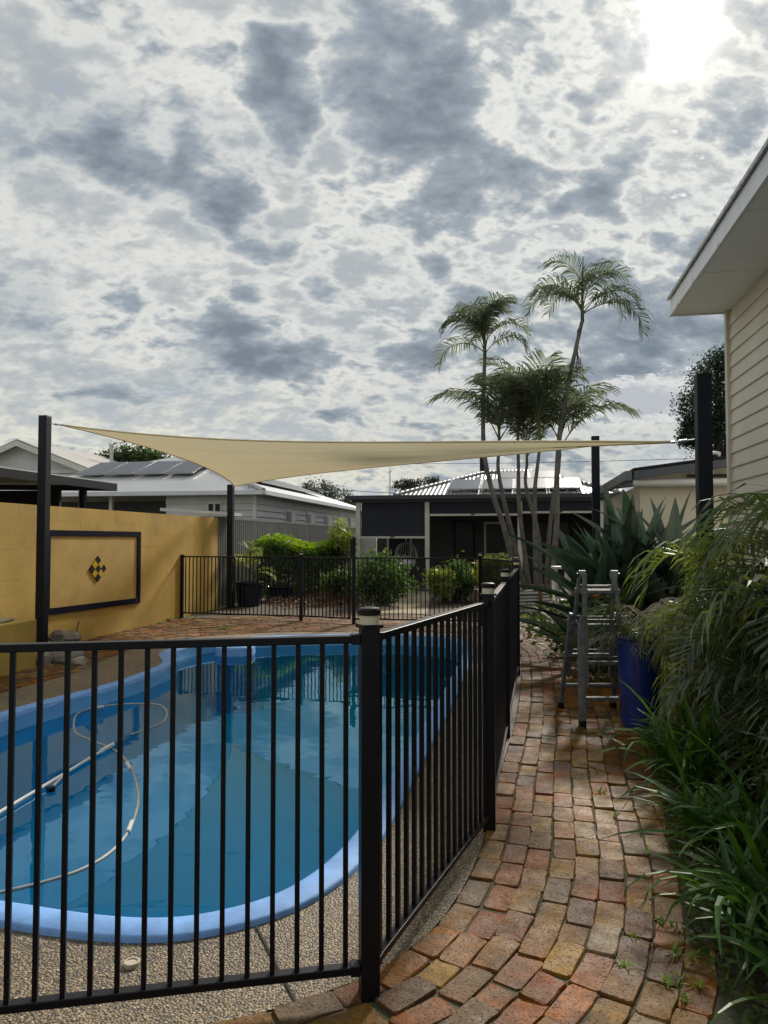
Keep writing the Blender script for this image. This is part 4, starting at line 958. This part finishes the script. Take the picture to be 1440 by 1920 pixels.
# ------------------------------------------------------------------ tall palms
FR = [frond_mb(1.9+.15*i, el, dr, 34, .56, .042, 40+i, .2, .85, .7, .018).mesh('frond', [L_PALM, STALK]) for i, (el, dr) in enumerate([(1.15,2.8),(.95,2.6),(1.3,3.1),(.6,2.2)])]
FRS = [frond_mb(1.8, el, dr, 27, .58, .044, 60+i, .2, .8, .7, .016).mesh('frond', [L_PALM, STALK]) for i, (el, dr) in enumerate([(1.2,1.9),(.9,1.8),(1.4,2.2)])]
YP = 16.6
def palm(pts, Y, r0, fr, label, seed, spear=0, dead=0, fl=FR, sc_=1.0):
    r = random.Random(seed); w = [P(x, y, Y) for x, y in pts]; w[0].z = .0 if w[0].z < .7 else w[0].z
    w = [Vector((w[0].x, w[0].y, -.02))]+w[1:]
    t = root('palm_tree', (w[0].x, w[0].y, 0), label, 'palm', 'palms in the garden clump')
    cv = crom(w, 7); n = len(cv); tm = MB(); rad = []
    for i in range(n):
        k = i/n; rad.append(r0*(1-.42*k)*(1.035 if i % 2 else .97))
    tm.tube(cv, rad, 10); tm.smooth = True; mk('trunk', tm, TRUNK, t)
    top = cv[-1]
    cs = MB(); cs.tube([top-ZV*.05, top+ZV*.35, top+ZV*.6], [r0*.62, r0*.5, .02], 8); cs.smooth = True; mk('crownshaft', cs, STALK, t)
    for (az, tilt, k) in fr:
        z_ = r.uniform(.1, .45)
        inst('frond', fl[k % len(fl)], top+ZV*z_, (r.uniform(-.25,.25), R(tilt), R(az)), t, (sc_*r.uniform(.9,1.1),)*3)
    if spear:
        s_ = MB(); s_.tube([top+ZV*.4, top+Vector((.03,0,spear))], [.034, .008], 6); mk('spear_leaf', s_, STALK, t)
    for i in range(dead):
        a = r.uniform(0, 6.28); d = Vector((math.cos(a)*.16, math.sin(a)*.16, 0)); dm = MB()
        q = top-ZV*(.05+.25*i)
        dm.tube([q, q+d-ZV*.15, q+d*1.3-ZV*.7, q+d*.6-ZV*1.15], [.02,.028,.018,.006], 5)
        if i % 2 == 0:
            for j in range(16):
                b = q+d*1.3-ZV*(.4+.05*j); e = Vector((r.uniform(-.25,.25), r.uniform(-.15,.15), -r.uniform(.25,.6))); dm.tube([b, b+e*.5+Vector((.04,0,0)), b+e], [.006,.005,.003], 4)
        mk('dead_frond', dm, BARK, t)
ring = lambda n, t0, ph=0, kk=0: [(360*i/n+ph+random.uniform(-14,14), t0+random.uniform(-34,22), i+kk) for i in range(n)]
FRU = [FR[0], FR[1], FR[2], FR[3]]
palm([(978,1092),(948,1000),(925,930),(908,850),(906,760),(909,672)], 16.7, .068, [(40,-46,0),(-30,-44,1),(170,-30,2),(178,0,0),(150,12,1),(205,-16,0),(8,-8,1),(-18,14,0),(60,-28,2),(-60,-26,2),(100,-12,1),(25,-34,2),(-110,-6,1),(10,-38,0)], 'slender palm leaning left with the tallest left-hand crown', 11, sc_=.70)
palm([(1030,1092),(1043,990),(1044,900),(1050,810),(1062,740),(1076,670),(1092,600)], 16.4, .068, [(200,-26,2),(-5,-34,2),(178,-6,0),(150,6,1),(200,6,0),(0,-16,0),(-14,0,1),(22,8,1),(40,-20,2),(-50,20,3),(120,-10,1)], 'slender palm bending right with the tall ragged right-hand crown', 12, spear=1.45, dead=1, sc_=.76)
palm([(990,1094),(962,1010),(945,940),(934,880),(936,842)], 16.9, .060, ring(8, -10, 10), 'middle palm whose crown spreads just above the shade sail, second from left', 13, fl=FRS)
palm([(996,1096),(980,1010),(973,940),(972,870),(971,830)], 17.2, .058, ring(7, -14, 40, 1), 'middle palm standing almost upright in the clump, third from left', 14, fl=FRS)
palm([(1006,1096),(1003,1000),(1003,920),(1007,880),(1012,838)], 16.5, .058, ring(8, -16, 0, 2), 'middle palm with dense green crown left of the bending one', 15, fl=FRS)
palm([(1012,1096),(1010,1010),(990,930),(985,900),(988,872)], 17.4, .055, ring(6, -14, 70), 'short palm at the back of the clump with its crown behind the shade sail', 16, fl=FRS)
palm([(1020,1096),(1030,1000),(1038,930),(1046,895),(1050,852)], 17.0, .052, ring(7, -4, 20, 1), 'short palm behind the bending one with drooping low crown', 17, fl=FRS)
# corrugated raised bed round the palms
rb = root('raised_bed', P(960, 1011, 15.6), 'corrugated steel raised bed round the foot of the palms', 'garden bed')
b0 = Vector((2.0, 15.5, 0)); 
CORR = roof_mat('corrugated_bed_steel', (.42, .42, .42), 2*math.pi/.085, ZV)
cn = [Vector((1.95,15.75,0)), Vector((2.55,15.35,0)), Vector((3.3,15.6,0)), Vector((4.1,16.2,0)), Vector((4.1,17.9,0)), Vector((2.2,17.9,0))]
for i in range(6):
    a, b = cn[i], cn[(i+1) % 6]; d = (b-a).normalized(); nn = Vector((d.y, -d.x, 0)); mb = MB(); kk = 24
    for j in range(kk+1):
        z = .44*j/kk; o = nn*.012*math.sin(2*math.pi*j/4.0); mb.v += [tuple(a+o+ZV*z), tuple(b+o+ZV*z)]
    for j in range(kk): mb.f.append((2*j, 2*j+1, 2*j+3, 2*j+2)); mb.m.append(0)
    mk('side_sheet', mb, CBOND if i > 3 else mat('bed_steel_%d' % i, (.40,.40,.40), .45, .15, 4, metal=.3), rb)
    mk('corner_stake', MB().bar(a-ZV*.01, a+ZV*.46, .07, .07), WOOD, rb)
sl = MB(); sl.slab([q+ZV*.34 for q in cn], ZV, .03); mk('soil', sl, SOIL, rb)
# ------------------------------------------------------------------ broad-leaved clump
BB = []
for i in range(6):
    mb = MB(); blade(mb, 1.05+.06*i, .175, .1, [.15,.3,.5,.25,.4,.7][i], 8, .35, .22); mb.smooth = False; BB.append(mb.mesh('leaf', L_BROAD))
bl = root('broad_leaf_plant', (3.0, 8.7, 0), 'large clump of broad dark pointed leaves behind the ladder', 'plant')
for i in range(190):
    a = rs(0, 360); el = rs(28, 80) if i < 150 else rs(5, 40)
    x, y = 3.02+rs(-.68,.62), 8.7+rs(-.4,.4)
    inst('leaf', BB[i % 6], (x, y, rs(.25,1.12)-abs(x-3.02)*.3), (rs(-.6,.6), -R(el), R(a)), bl, (rs(.8,1.12),)*3)
stm = MB()
for i in range(7): x, y = 2.98+rs(-.35,.35), 8.7+rs(-.3,.3); stm.tube([(x,y,-.02),(x+rs(-.1,.1),y,.4),(x+rs(-.1,.1),y,.8)], [.05,.045,.03], 7)
mk('stem', stm, BARK, bl)
# ------------------------------------------------------------------ foreground garden palm (fine arching fronds)
AF = [frond_mb(.95, el, dr, 22, .34, .026, 80+i, .2, .9, .75, .007).mesh('frond', [L_ARECA, STALK]) for i, (el, dr) in enumerate([(.9,2.2),(.5,1.9),(1.2,2.8),(.2,1.6),(.7,2.8)])]
def garden_palm(cx, cy, label, n, zlo, zhi, ly, sx):
    ap = root('garden_palm', (cx, cy, 0), label, 'palm', 'fine-leaved palms along the house wall')
    stm = MB()
    for i in range(9):
        x, y = cx+rs(-.2,.2), cy+rs(-.4,.4); h = rs(.6,1.3); stm.tube([(x,y,-.02),(x+rs(-.1,.1),y+rs(-.1,.1),h*.5),(x+rs(-.2,.1),y,h)], [.022,.018,.012], 6)
    mk('stem', stm, STALK, ap)
    for i in range(n):
        y = cy+rs(-ly,ly); x = cx+rs(-.26,.26)+(y-cy)*.17
        z = rs(zlo,zhi); az = rs(115,290) if random.random() < .75 else rs(-70,115)
        inst('frond', AF[i % 5], (x, y, z), (rs(-.5,.5), R(rs(-22,24)) if z > .8 else R(rs(-5,36)), R(az)), ap, (rs(.7,1.05)*sx,)*3)
garden_palm(2.64, 4.45, 'bushy fine-leaved palm spilling over the path edge at the right border', 92, .25, 1.42, .62, 1.0)
garden_palm(2.86, 5.75, 'fine-leaved palm round the foot of the thick shade post', 60, .2, .92, .5, .9)
# ------------------------------------------------------------------ blue pots
DARKPOT = mat('dark_blue_glaze', (.008, .012, .045), .3, .3, 6)
def pot(c, r, h, label, ribs=False, name='plant_pot'):
    o = root(name, c, label, 'pot'); mb = MB(); prof = [(r*.80,0),(r*.84,.02)]
    k = 44 if ribs else 6
    for i in range(k+1):
        t = i/k; rr = r*(.84+.16*t)+(0.007 if ribs and i % 2 else 0); prof.append((rr, .03+(h-.06)*t))
    prof += [(r*1.06,h-.03),(r*1.08,h),(r*.96,h),(r*.92,h-.06)]
    mb.lathe((c[0],c[1],0 if len(c) < 3 else c[2]), prof, 28); mb.smooth = True
    mk('vessel', mb, BLUEPOT if ribs else DARKPOT, o); sl = MB(); sl.lathe((c[0],c[1],c[2]+h-.07), [(r*.93,0),(.01,.02)], 20); mk('soil', sl, SOIL, o); return o
bp_ = G(1214, 1372); bp_.z = .02
pot((bp_.x, bp_.y+.17, .0), .175, .74, 'tall ribbed cobalt blue pot beside the ladder', True)
DF = [frond_mb(.6, el, dr, 18, .24, .014, 90+i, .15, .9, .75, .006).mesh('frond', [L_DRY, STALK]) for i, (el, dr) in enumerate([(.9,2.4),(.4,2.0),(1.2,3.0)])]
DG = [frond_mb(.6, el, dr, 18, .24, .014, 95+i, .15, .6, .75, .006).mesh('frond', [L_ARECA, STALK]) for i, (el, dr) in enumerate([(.9,2.0),(.6,1.6),(1.2,2.4)])]
dp = root('pot_plant', (bp_.x, bp_.y+.17, .67), 'half dry grey fronded plant drooping from the ribbed blue pot', 'plant')
for i in range(20):
    inst('frond', (DF if i % 3 else DG)[i % 3], (bp_.x+rs(-.06,.06), bp_.y+.17+rs(-.06,.06), .68), (rs(-.4,.4), R(rs(-20,15)), R(rs(0,360))), dp, (rs(.65,1.0),)*3)
# ------------------------------------------------------------------ strap-leaved clumps along the path
SB = []
for i in range(8):
    mb = MB(); blade(mb, .52+.05*i, .044, [1.25,1.0,.8,1.1,.6,1.3,.9,.45][i], [1.5,1.3,1.7,2.2,1.0,.9,2.4,.9][i], 7, .3, .6); SB.append(mb.mesh('leaf', L_STRAP))
def strap(c, n, sc_, label, spread=.14):
    o = root('strap_leaf_plant', c, label, 'plant', 'strap-leaved plants along the path edge'); 
    for i in range(n):
        a = rs(0, 360); inst('leaf', SB[i % 8], (c[0]+rs(-spread,spread), c[1]+rs(-spread,spread), c[2]-.01), (rs(-.35,.35), rs(-.25,.1), R(a)), o, (sc_*rs(.75,1.15),)*3)
    return o
strap((1.93, 4.62, .02), 90, .92, 'large green strap-leaved clump beside the path below the blue pot', .16)
strap((2.18, 5.0, .02), 40, .95, 'strap-leaved clump half hidden against the foot of the ribbed blue pot', .14)
strap((1.50, 2.92, .02), 95, .74, 'strap-leaved clump in the lower right corner nearest the viewer', .13)
strap((1.40, 2.45, .02), 60, .62, 'strap-leaved clump cut by the bottom right corner of the view', .10)
strap((1.62, 3.75, .02), 46, .62, 'small strap-leaved clump between the two large clumps at the path edge', .10)
strap((1.78, 3.5, .02), 70, .85, 'strap-leaved clump at the right edge behind the corner clump', .13)
shrub('fine_shrub', (2.35, 4.0, .42), (.42,.6,.45), 2600, .075, L_ARECA, 'dark fine-leaved undergrowth at the right edge below the garden palm', 21, aspect=.22)
shrub('fine_shrub', (2.0, 3.3, .30), (.36,.4,.32), 1500, .07, L_ARECA, 'dark fine-leaved undergrowth at the right edge above the corner clump', 22, aspect=.22)
# low undergrowth on the bed
ug = MB(); r = random.Random(18)
for i in range(5000):
    y = 1.9+4.6*r.random()**1.2; x = gardenX(y)+.06+abs(r.gauss(0,.30)); z = .016+r.uniform(0,.10)*min(1, (x-gardenX(y))*2.5)
    d_ = Vector((r.gauss(0,1),r.gauss(0,1),r.gauss(.3,.5))).normalized(); e_ = d_.cross(Vector((r.gauss(0,1),r.gauss(0,1),r.gauss(0,1)))).normalized(); L2 = r.uniform(.02,.055); c = Vector((x,y,z))
    ug.add([c-d_*L2*.5, c+e_*L2*.22, c+d_*L2*.5, c-e_*L2*.22], [(0,1,2,3)])
tag(mk('undergrowth', ug, L_UNDER), 'low green undergrowth on the soil beside the brick path', 'undergrowth', kind='stuff')
# weeds
WB = []
for i in range(3):
    mb = MB()
    for k in range(16):
        b = MB(); blade(b, random.uniform(.03,.08), .010, random.uniform(.3,1.3), 1.2, 3, .3, .5); a = random.uniform(0,6.28); ca, sa = math.cos(a), math.sin(a)
        ox, oy = random.uniform(-.03,.03), random.uniform(-.03,.03); mb.add([(x*ca-y*sa+ox, x*sa+y*ca+oy, z) for x, y, z in b.v], b.f)
    WB.append(mb.mesh('weed', L_HEDGE))
WSP = [(1243,1650),(1215,1600),(1290,1690),(1240,1735),(1270,1745),(1185,1760),(1170,1815),(1300,1800),(1310,1850),(1285,1880),(1265,1790),(1300,1590),(1325,1570),(1275,1560),(1255,1850),(1300,1650),(1320,1720),(1130,1490),(1155,1530),(1120,1450)]
for i, (x, y) in enumerate(WSP):
    p = G(x, y); o = inst('weed', WB[i % 3], (p.x, p.y, .005), (0,0,rs(0,6)), None, (rs(.35,.8),)*3)
    tag(o, 'tiny green weed tuft growing between the bricks at the garden side of the path', 'weed', 'weeds between the path bricks')
for i, (x, y) in enumerate([(318,1163),(300,1169),(345,1172),(420,1180),(365,1160),(480,1162),(1000,1155),(1020,1160),(985,1158)]):
    p = G(x, y); o = inst('grass_tuft', WB[i % 3], (p.x, p.y, .0), (0,0,rs(0,6)), None, (rs(.9,1.8),)*3)
    tag(o, 'small grass tuft at the edge of the far brick paving', 'grass tuft', 'grass tufts on the far paving')
# ------------------------------------------------------------------ ladder
def ladder():
    lf = Vector((1.62, 6.05, 0)); o = root('ladder', (1.85, 6.35, 0), 'grey aluminium multi-position ladder standing as an A-frame on the bricks', 'ladder')
    T = 1.22; xl, xr = 1.685, 2.015; bl_, br = 1.615, 2.05
    def rail(side, y0, yt, z0, z1, dx, w, name='rail'):
        b0, t0 = (bl_, xl) if side == 0 else (br, xr)
        def at(z): k = z/T; return Vector((b0+(t0-b0)*k+dx, y0+(yt-y0)*k, z))
        mk(name, MB().bar(at(z0), at(z1), w, w*1.6, up=Vector((0,1,0))), ALU, o, bevel=.004); return at
    fr = [rail(s, 6.05, 6.34, .03, .88, 0, .048) for s in (0,1)]
    inn = [rail(s, 6.05, 6.34, .30, T, (.036 if s == 0 else -.036), .032, 'inner_rail') for s in (0,1)]
    bk = [rail(s, 6.72, 6.42, .03, .88, -.02 if s == 0 else .02, .030) for s in (0,1)]
    inb = [rail(s, 6.72, 6.42, .30, T-.02, (.016 if s == 0 else -.016), .026, 'inner_rail') for s in (0,1)]
    for z in (.22, .50, .80, 1.08):
        for pair, dy in ((fr if z < .85 else inn, 0), (bk if z < .85 else inb, 0)):
            a, b = pair[0](z), pair[1](z); mk('rung', MB().bar(a, b, .055, .030), ALU, o, bevel=.004)
            if z > .3 and dy == 0:
                a2, b2 = pair[0](z+.045), pair[1](z+.045); mk('rung', MB().bar(a2, b2, .022, .018), ALU, o, bevel=.003)
            for q in (a, b): mk('rung_bracket', MB().box(q, (.05,.05,.05)), ALU, o, bevel=.005)
    for s_ in (0,1):
        for pair in (fr, bk):
            q = pair[s_](.035); mk('foot', MB().box((q.x, q.y, .030), (.05,.075,.058)), BLACK, o, bevel=.006)
        q = (inn[s_](T)+inb[s_](T))/2; mk('hinge', MB().tube([q-Vector((.028,0,0)), q+Vector((.028,0,0))], .042, 14), ALU, o)
        mk('hinge_knob', MB().tube([q+Vector((-.045 if s_ == 0 else .028,0,0)), q+Vector((-.028 if s_ == 0 else .045,0,0))], .018, 10), BLACK, o)
        mk('lock_tab', MB().box(fr[s_](.86)+Vector((-.022 if s_ == 0 else .022,-.01,0)), (.02,.03,.05)), BLACK, o)
ladder()
# ------------------------------------------------------------------ white stand, potted flower
st = root('white_stand', P(1052, 1138, 15.0), 'small white stand with slim legs right of the palm trunks', 'stand')
tb0 = P(1052, 1064, 14.6)
mk('stand_top', MB().box(tb0, (.34,.34,.05)), WHITE, st, bevel=.01)
for a, b in ((-.13,-.13),(.13,-.13),(-.13,.13),(.13,.13)): mk('leg', MB().bar((tb0.x+a,tb0.y+b,-.01), (tb0.x+a,tb0.y+b,tb0.z-.025), .05, .05), WHITE, st)
mk('lower_shelf', MB().box((tb0.x,tb0.y,.32), (.30,.30,.03)), WHITE, st)
fw_ = root('flower_plant', P(1118, 1121, 7.6), 'dark leafy plant with one orange bloom seen through the ladder', 'flower'); fc = P(1118, 1121, 7.6)
fm = MB()
for k in range(9):
    b = MB(); blade(b, .06, .03, .6, .8, 3, .2, .4); a = k*.7; ca, sa = math.cos(a), math.sin(a); fm.add([(fc.x+x*ca-y*sa, fc.y+x*sa+y*ca, fc.z+z) for x, y, z in b.v], b.f)
mk('bloom', fm, leafmat('orange_petal', (.75,.12,.02), (.8,.2,.03), .3), fw_)
mk('stalk', MB().tube([(fc.x+.02,fc.y,0),(fc.x+.01,fc.y,fc.z*.5),fc], .006, 5), STALK, fw_)
lc = MB(); leafcloud(lc, (fc.x+.15, fc.y+.15, .45), (.45,.35,.4), 900, .10, 5); mk('foliage', lc, L_BUSH, fw_)
shrub('low_shrub', (2.75, 9.6, .28), (.45,.9,.30), 1500, .10, L_BUSH, 'low green planting along the path edge behind the ladder', 24)
shrub('low_shrub', (2.95, 11.9, .16), (.55,.9,.18), 900, .10, L_BUSH, 'low green ground plants in front of the corrugated bed', 25)
shrub('low_shrub', (3.2, 10.9, .32), (.5,.6,.38), 1100, .10, L_BUSH, 'dark leafy shrub left of the white stand behind the broad leaves', 26)
# ------------------------------------------------------------------ middle garden
hd = root('hedge', (-1.45, 19.0, 0), 'clipped hedge with bright lime green top before the steel fence', 'hedge')
hm = MB(); r = random.Random(3)
for i in range(15000):
    s_ = r.uniform(0,1); a = P(492,1020,18.4); b = P(655,1022,21.0); q = a.lerp(b, s_); top_ = 1.60+.10*math.sin(s_*9)-.12*s_
    w = r.uniform(-.55,.55); z = top_-abs(r.gauss(0,.30))-.45*abs(w)**2; z = max(.1, z)
    if r.random() < .55: w = -.55+abs(r.gauss(0,.09)); z = r.uniform(.15, top_-.1)
    c = Vector((q.x, q.y, 0))+AX*w+PR*r.uniform(-.1,.1); c.z = z
    d = Vector((r.gauss(0,1), r.gauss(0,1), r.gauss(.5,.8))).normalized(); e = d.cross(Vector((r.gauss(0,1),r.gauss(0,1),r.gauss(0,1)))).normalized(); L2 = r.uniform(.05,.10)
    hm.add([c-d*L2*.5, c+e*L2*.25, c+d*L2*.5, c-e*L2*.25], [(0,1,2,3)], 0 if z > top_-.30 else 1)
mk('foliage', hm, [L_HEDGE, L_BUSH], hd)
sm_ = MB()
for i in range(9): q = P(492,1020,18.4).lerp(P(655,1022,21.0), (i+.5)/9); sm_.tube([(q.x,q.y,-.02),(q.x,q.y,.6),(q.x+.05,q.y,1.2)], [.03,.022,.01], 6)
mk('stem', sm_, BARK, hd)
shrub('garden_bush', P(715,1088,17.0), (.66,.5,.52), 2800, .12, L_BUSH, 'dark green leafy bush in front of the left patio blind', 31)
shrub('garden_bush', P(635,1095,17.6), (.42,.4,.34), 1100, .12, L_BUSH, 'grey green bush below the right end of the hedge', 32)
shrub('garden_bush', P(855,1088,18.0), (.62,.5,.42), 2600, .11, L_BUSH, 'green bush in front of the patio table, right of the garden path', 33)
shrub('lime_plant', P(830,1092,17.4), (.30,.3,.34), 900, .20, L_LIME, 'lime yellow strappy plant right of the gravel garden path', 34, aspect=.18)
shrub('lime_plant', P(925,1075,15.8), (.35,.3,.40), 1000, .16, L_LIME, 'yellow green plant behind the corner of the side fence', 35, aspect=.25)
shrub('lime_plant', P(643,1005,20.0), (.25,.25,.55), 500, .25, L_LIME, 'upright yellow green plant against the steel fence end', 36, aspect=.15)
gc = MB(); r = random.Random(8)
for i in range(5200):
    px = r.uniform(505,700); py = r.gauss(1122,9); c = G(px, max(1108, min(1143, py))); c.z = r.uniform(.02,.16); d = Vector((r.gauss(0,1),r.gauss(0,1),r.gauss(0,.5))).normalized(); e = d.cross(Vector((r.gauss(0,1),r.gauss(0,1),r.gauss(0,1)))).normalized(); L2 = r.uniform(.05,.10)
    gc.add([c-d*L2*.5, c+e*L2*.3, c+d*L2*.5, c-e*L2*.3], [(0,1,2,3)])
tag(mk('ground_cover', gc, L_RED), 'reddish low ground cover plants behind the far fence', 'ground cover', kind='stuff')
p1 = G(462, 1139); pot((p1.x, p1.y+.3, 0), .30, .56, 'big dark blue pot beside the far shade post')
p2 = G(521, 1128); pot((p2.x, p2.y+.3, 0), .33, .36, 'low wide dark blue bowl pot in front of the hedge')
PF = [frond_mb(.8, el, dr, 16, .28, .022, 120+i, .3, .4, .6, .008).mesh('frond', [L_LIME, STALK]) for i, (el, dr) in enumerate([(1.3,.8),(1.0,1.2),(.7,1.4)])]
pl = root('pot_palm', (p1.x, p1.y+.3, .45), 'small spiky palm growing in the big dark blue pot', 'plant')
tm = MB(); tm.tube([(p1.x,p1.y+.3,.42),(p1.x+.03,p1.y+.3,.8),(p1.x+.02,p1.y+.3,1.25)], [.03,.025,.02], 7); tm.tube([(p1.x+.05,p1.y+.3,.42),(p1.x+.12,p1.y+.3,.75)], [.02,.015], 6); mk('stem', tm, BARK, pl)
for i in range(16):
    z = 1.22 if i < 6 else .72; sc_ = .45 if i < 6 else rs(.6,.9)
    inst('frond', PF[i % 3], (p1.x+.02, p1.y+.3, z), (0, R(rs(-10,25)), R(rs(0,360))), pl, (sc_,)*3)
bb = G(563, 1098); bd = root('bird_bath', (bb.x, bb.y, 0), 'pale stone bird bath pedestal behind the fence post before the hedge', 'bird bath')
bm_ = MB(); bm_.lathe((bb.x,bb.y,-.01), [(.20,0),(.20,.08),(.12,.12),(.09,.25),(.10,.42),(.12,.55)], 18); bm_.smooth = True; mk('pedestal', bm_, mat('weathered_stone', (.36,.33,.30), .85, .25, 9, .3, 40), bd)
bm_ = MB(); bm_.lathe((bb.x,bb.y,.541), [(.10,0),(.22,.03),(.26,.08),(.25,.085),(.20,.05),(.01,.04)], 20); bm_.smooth = True; mk('bowl', bm_, bpy.data.materials['weathered_stone'], bd)
# ------------------------------------------------------------------ far trees
b = P(1350, 1011, 20); b.z = 0
tree('dark_tree', b, 6.4, [(P(1352,700,20),(.75,.7,.55)),(P(1325,760,20),(.75,.7,.55)),(P(1375,770,20),(1.0,.9,.9)),(P(1312,800,20),(.45,.5,.28)),(P(1360,830,20),(1.0,.8,.7)),(P(1385,680,20),(.6,.6,.6)),(P(1306,822,20),(.42,.4,.14))], 26000, .085, L_DARK, 'dark dense tree behind the shed and the thick shade post', 5, .22)
b = P(245, 1011, 42); b.z = 0
tree('leafy_tree', b, 5.6, [(P(215,866,42),(1.0,1,.55)),(P(250,856,42),(1.1,1,.6)),(P(285,862,42),(.9,1,.5)),(P(235,875,42),(1.3,1,.5))], 5000, .22, L_BUSH, 'dark green tree top behind the neighbour roof with solar panels', 6, .25)
b = P(615, 1011, 48); b.z = 0
tree('bare_tree', b, 4.0, [(P(590,915,48),(.9,.8,.5)),(P(612,922,48),(.9,.8,.5)),(P(640,935,48),(1.0,.8,.5)),(P(655,945,48),(.7,.8,.4))], 2600, .17, L_GUM, 'thin twiggy grey tree beyond the neighbour roof left of the mast', 7, .18)
b = P(780, 1011, 55); b.z = 0
tree('gum_tree', b, 5.2, [(P(757,908,55),(.7,.6,.35)),(P(800,903,55),(.9,.6,.40)),(P(775,915,55),(1.1,.6,.35)),(P(818,908,55),(.5,.5,.3))], 2200, .22, L_GUM, 'distant gum tree crown over the left end of the patio house roof', 8, .2)
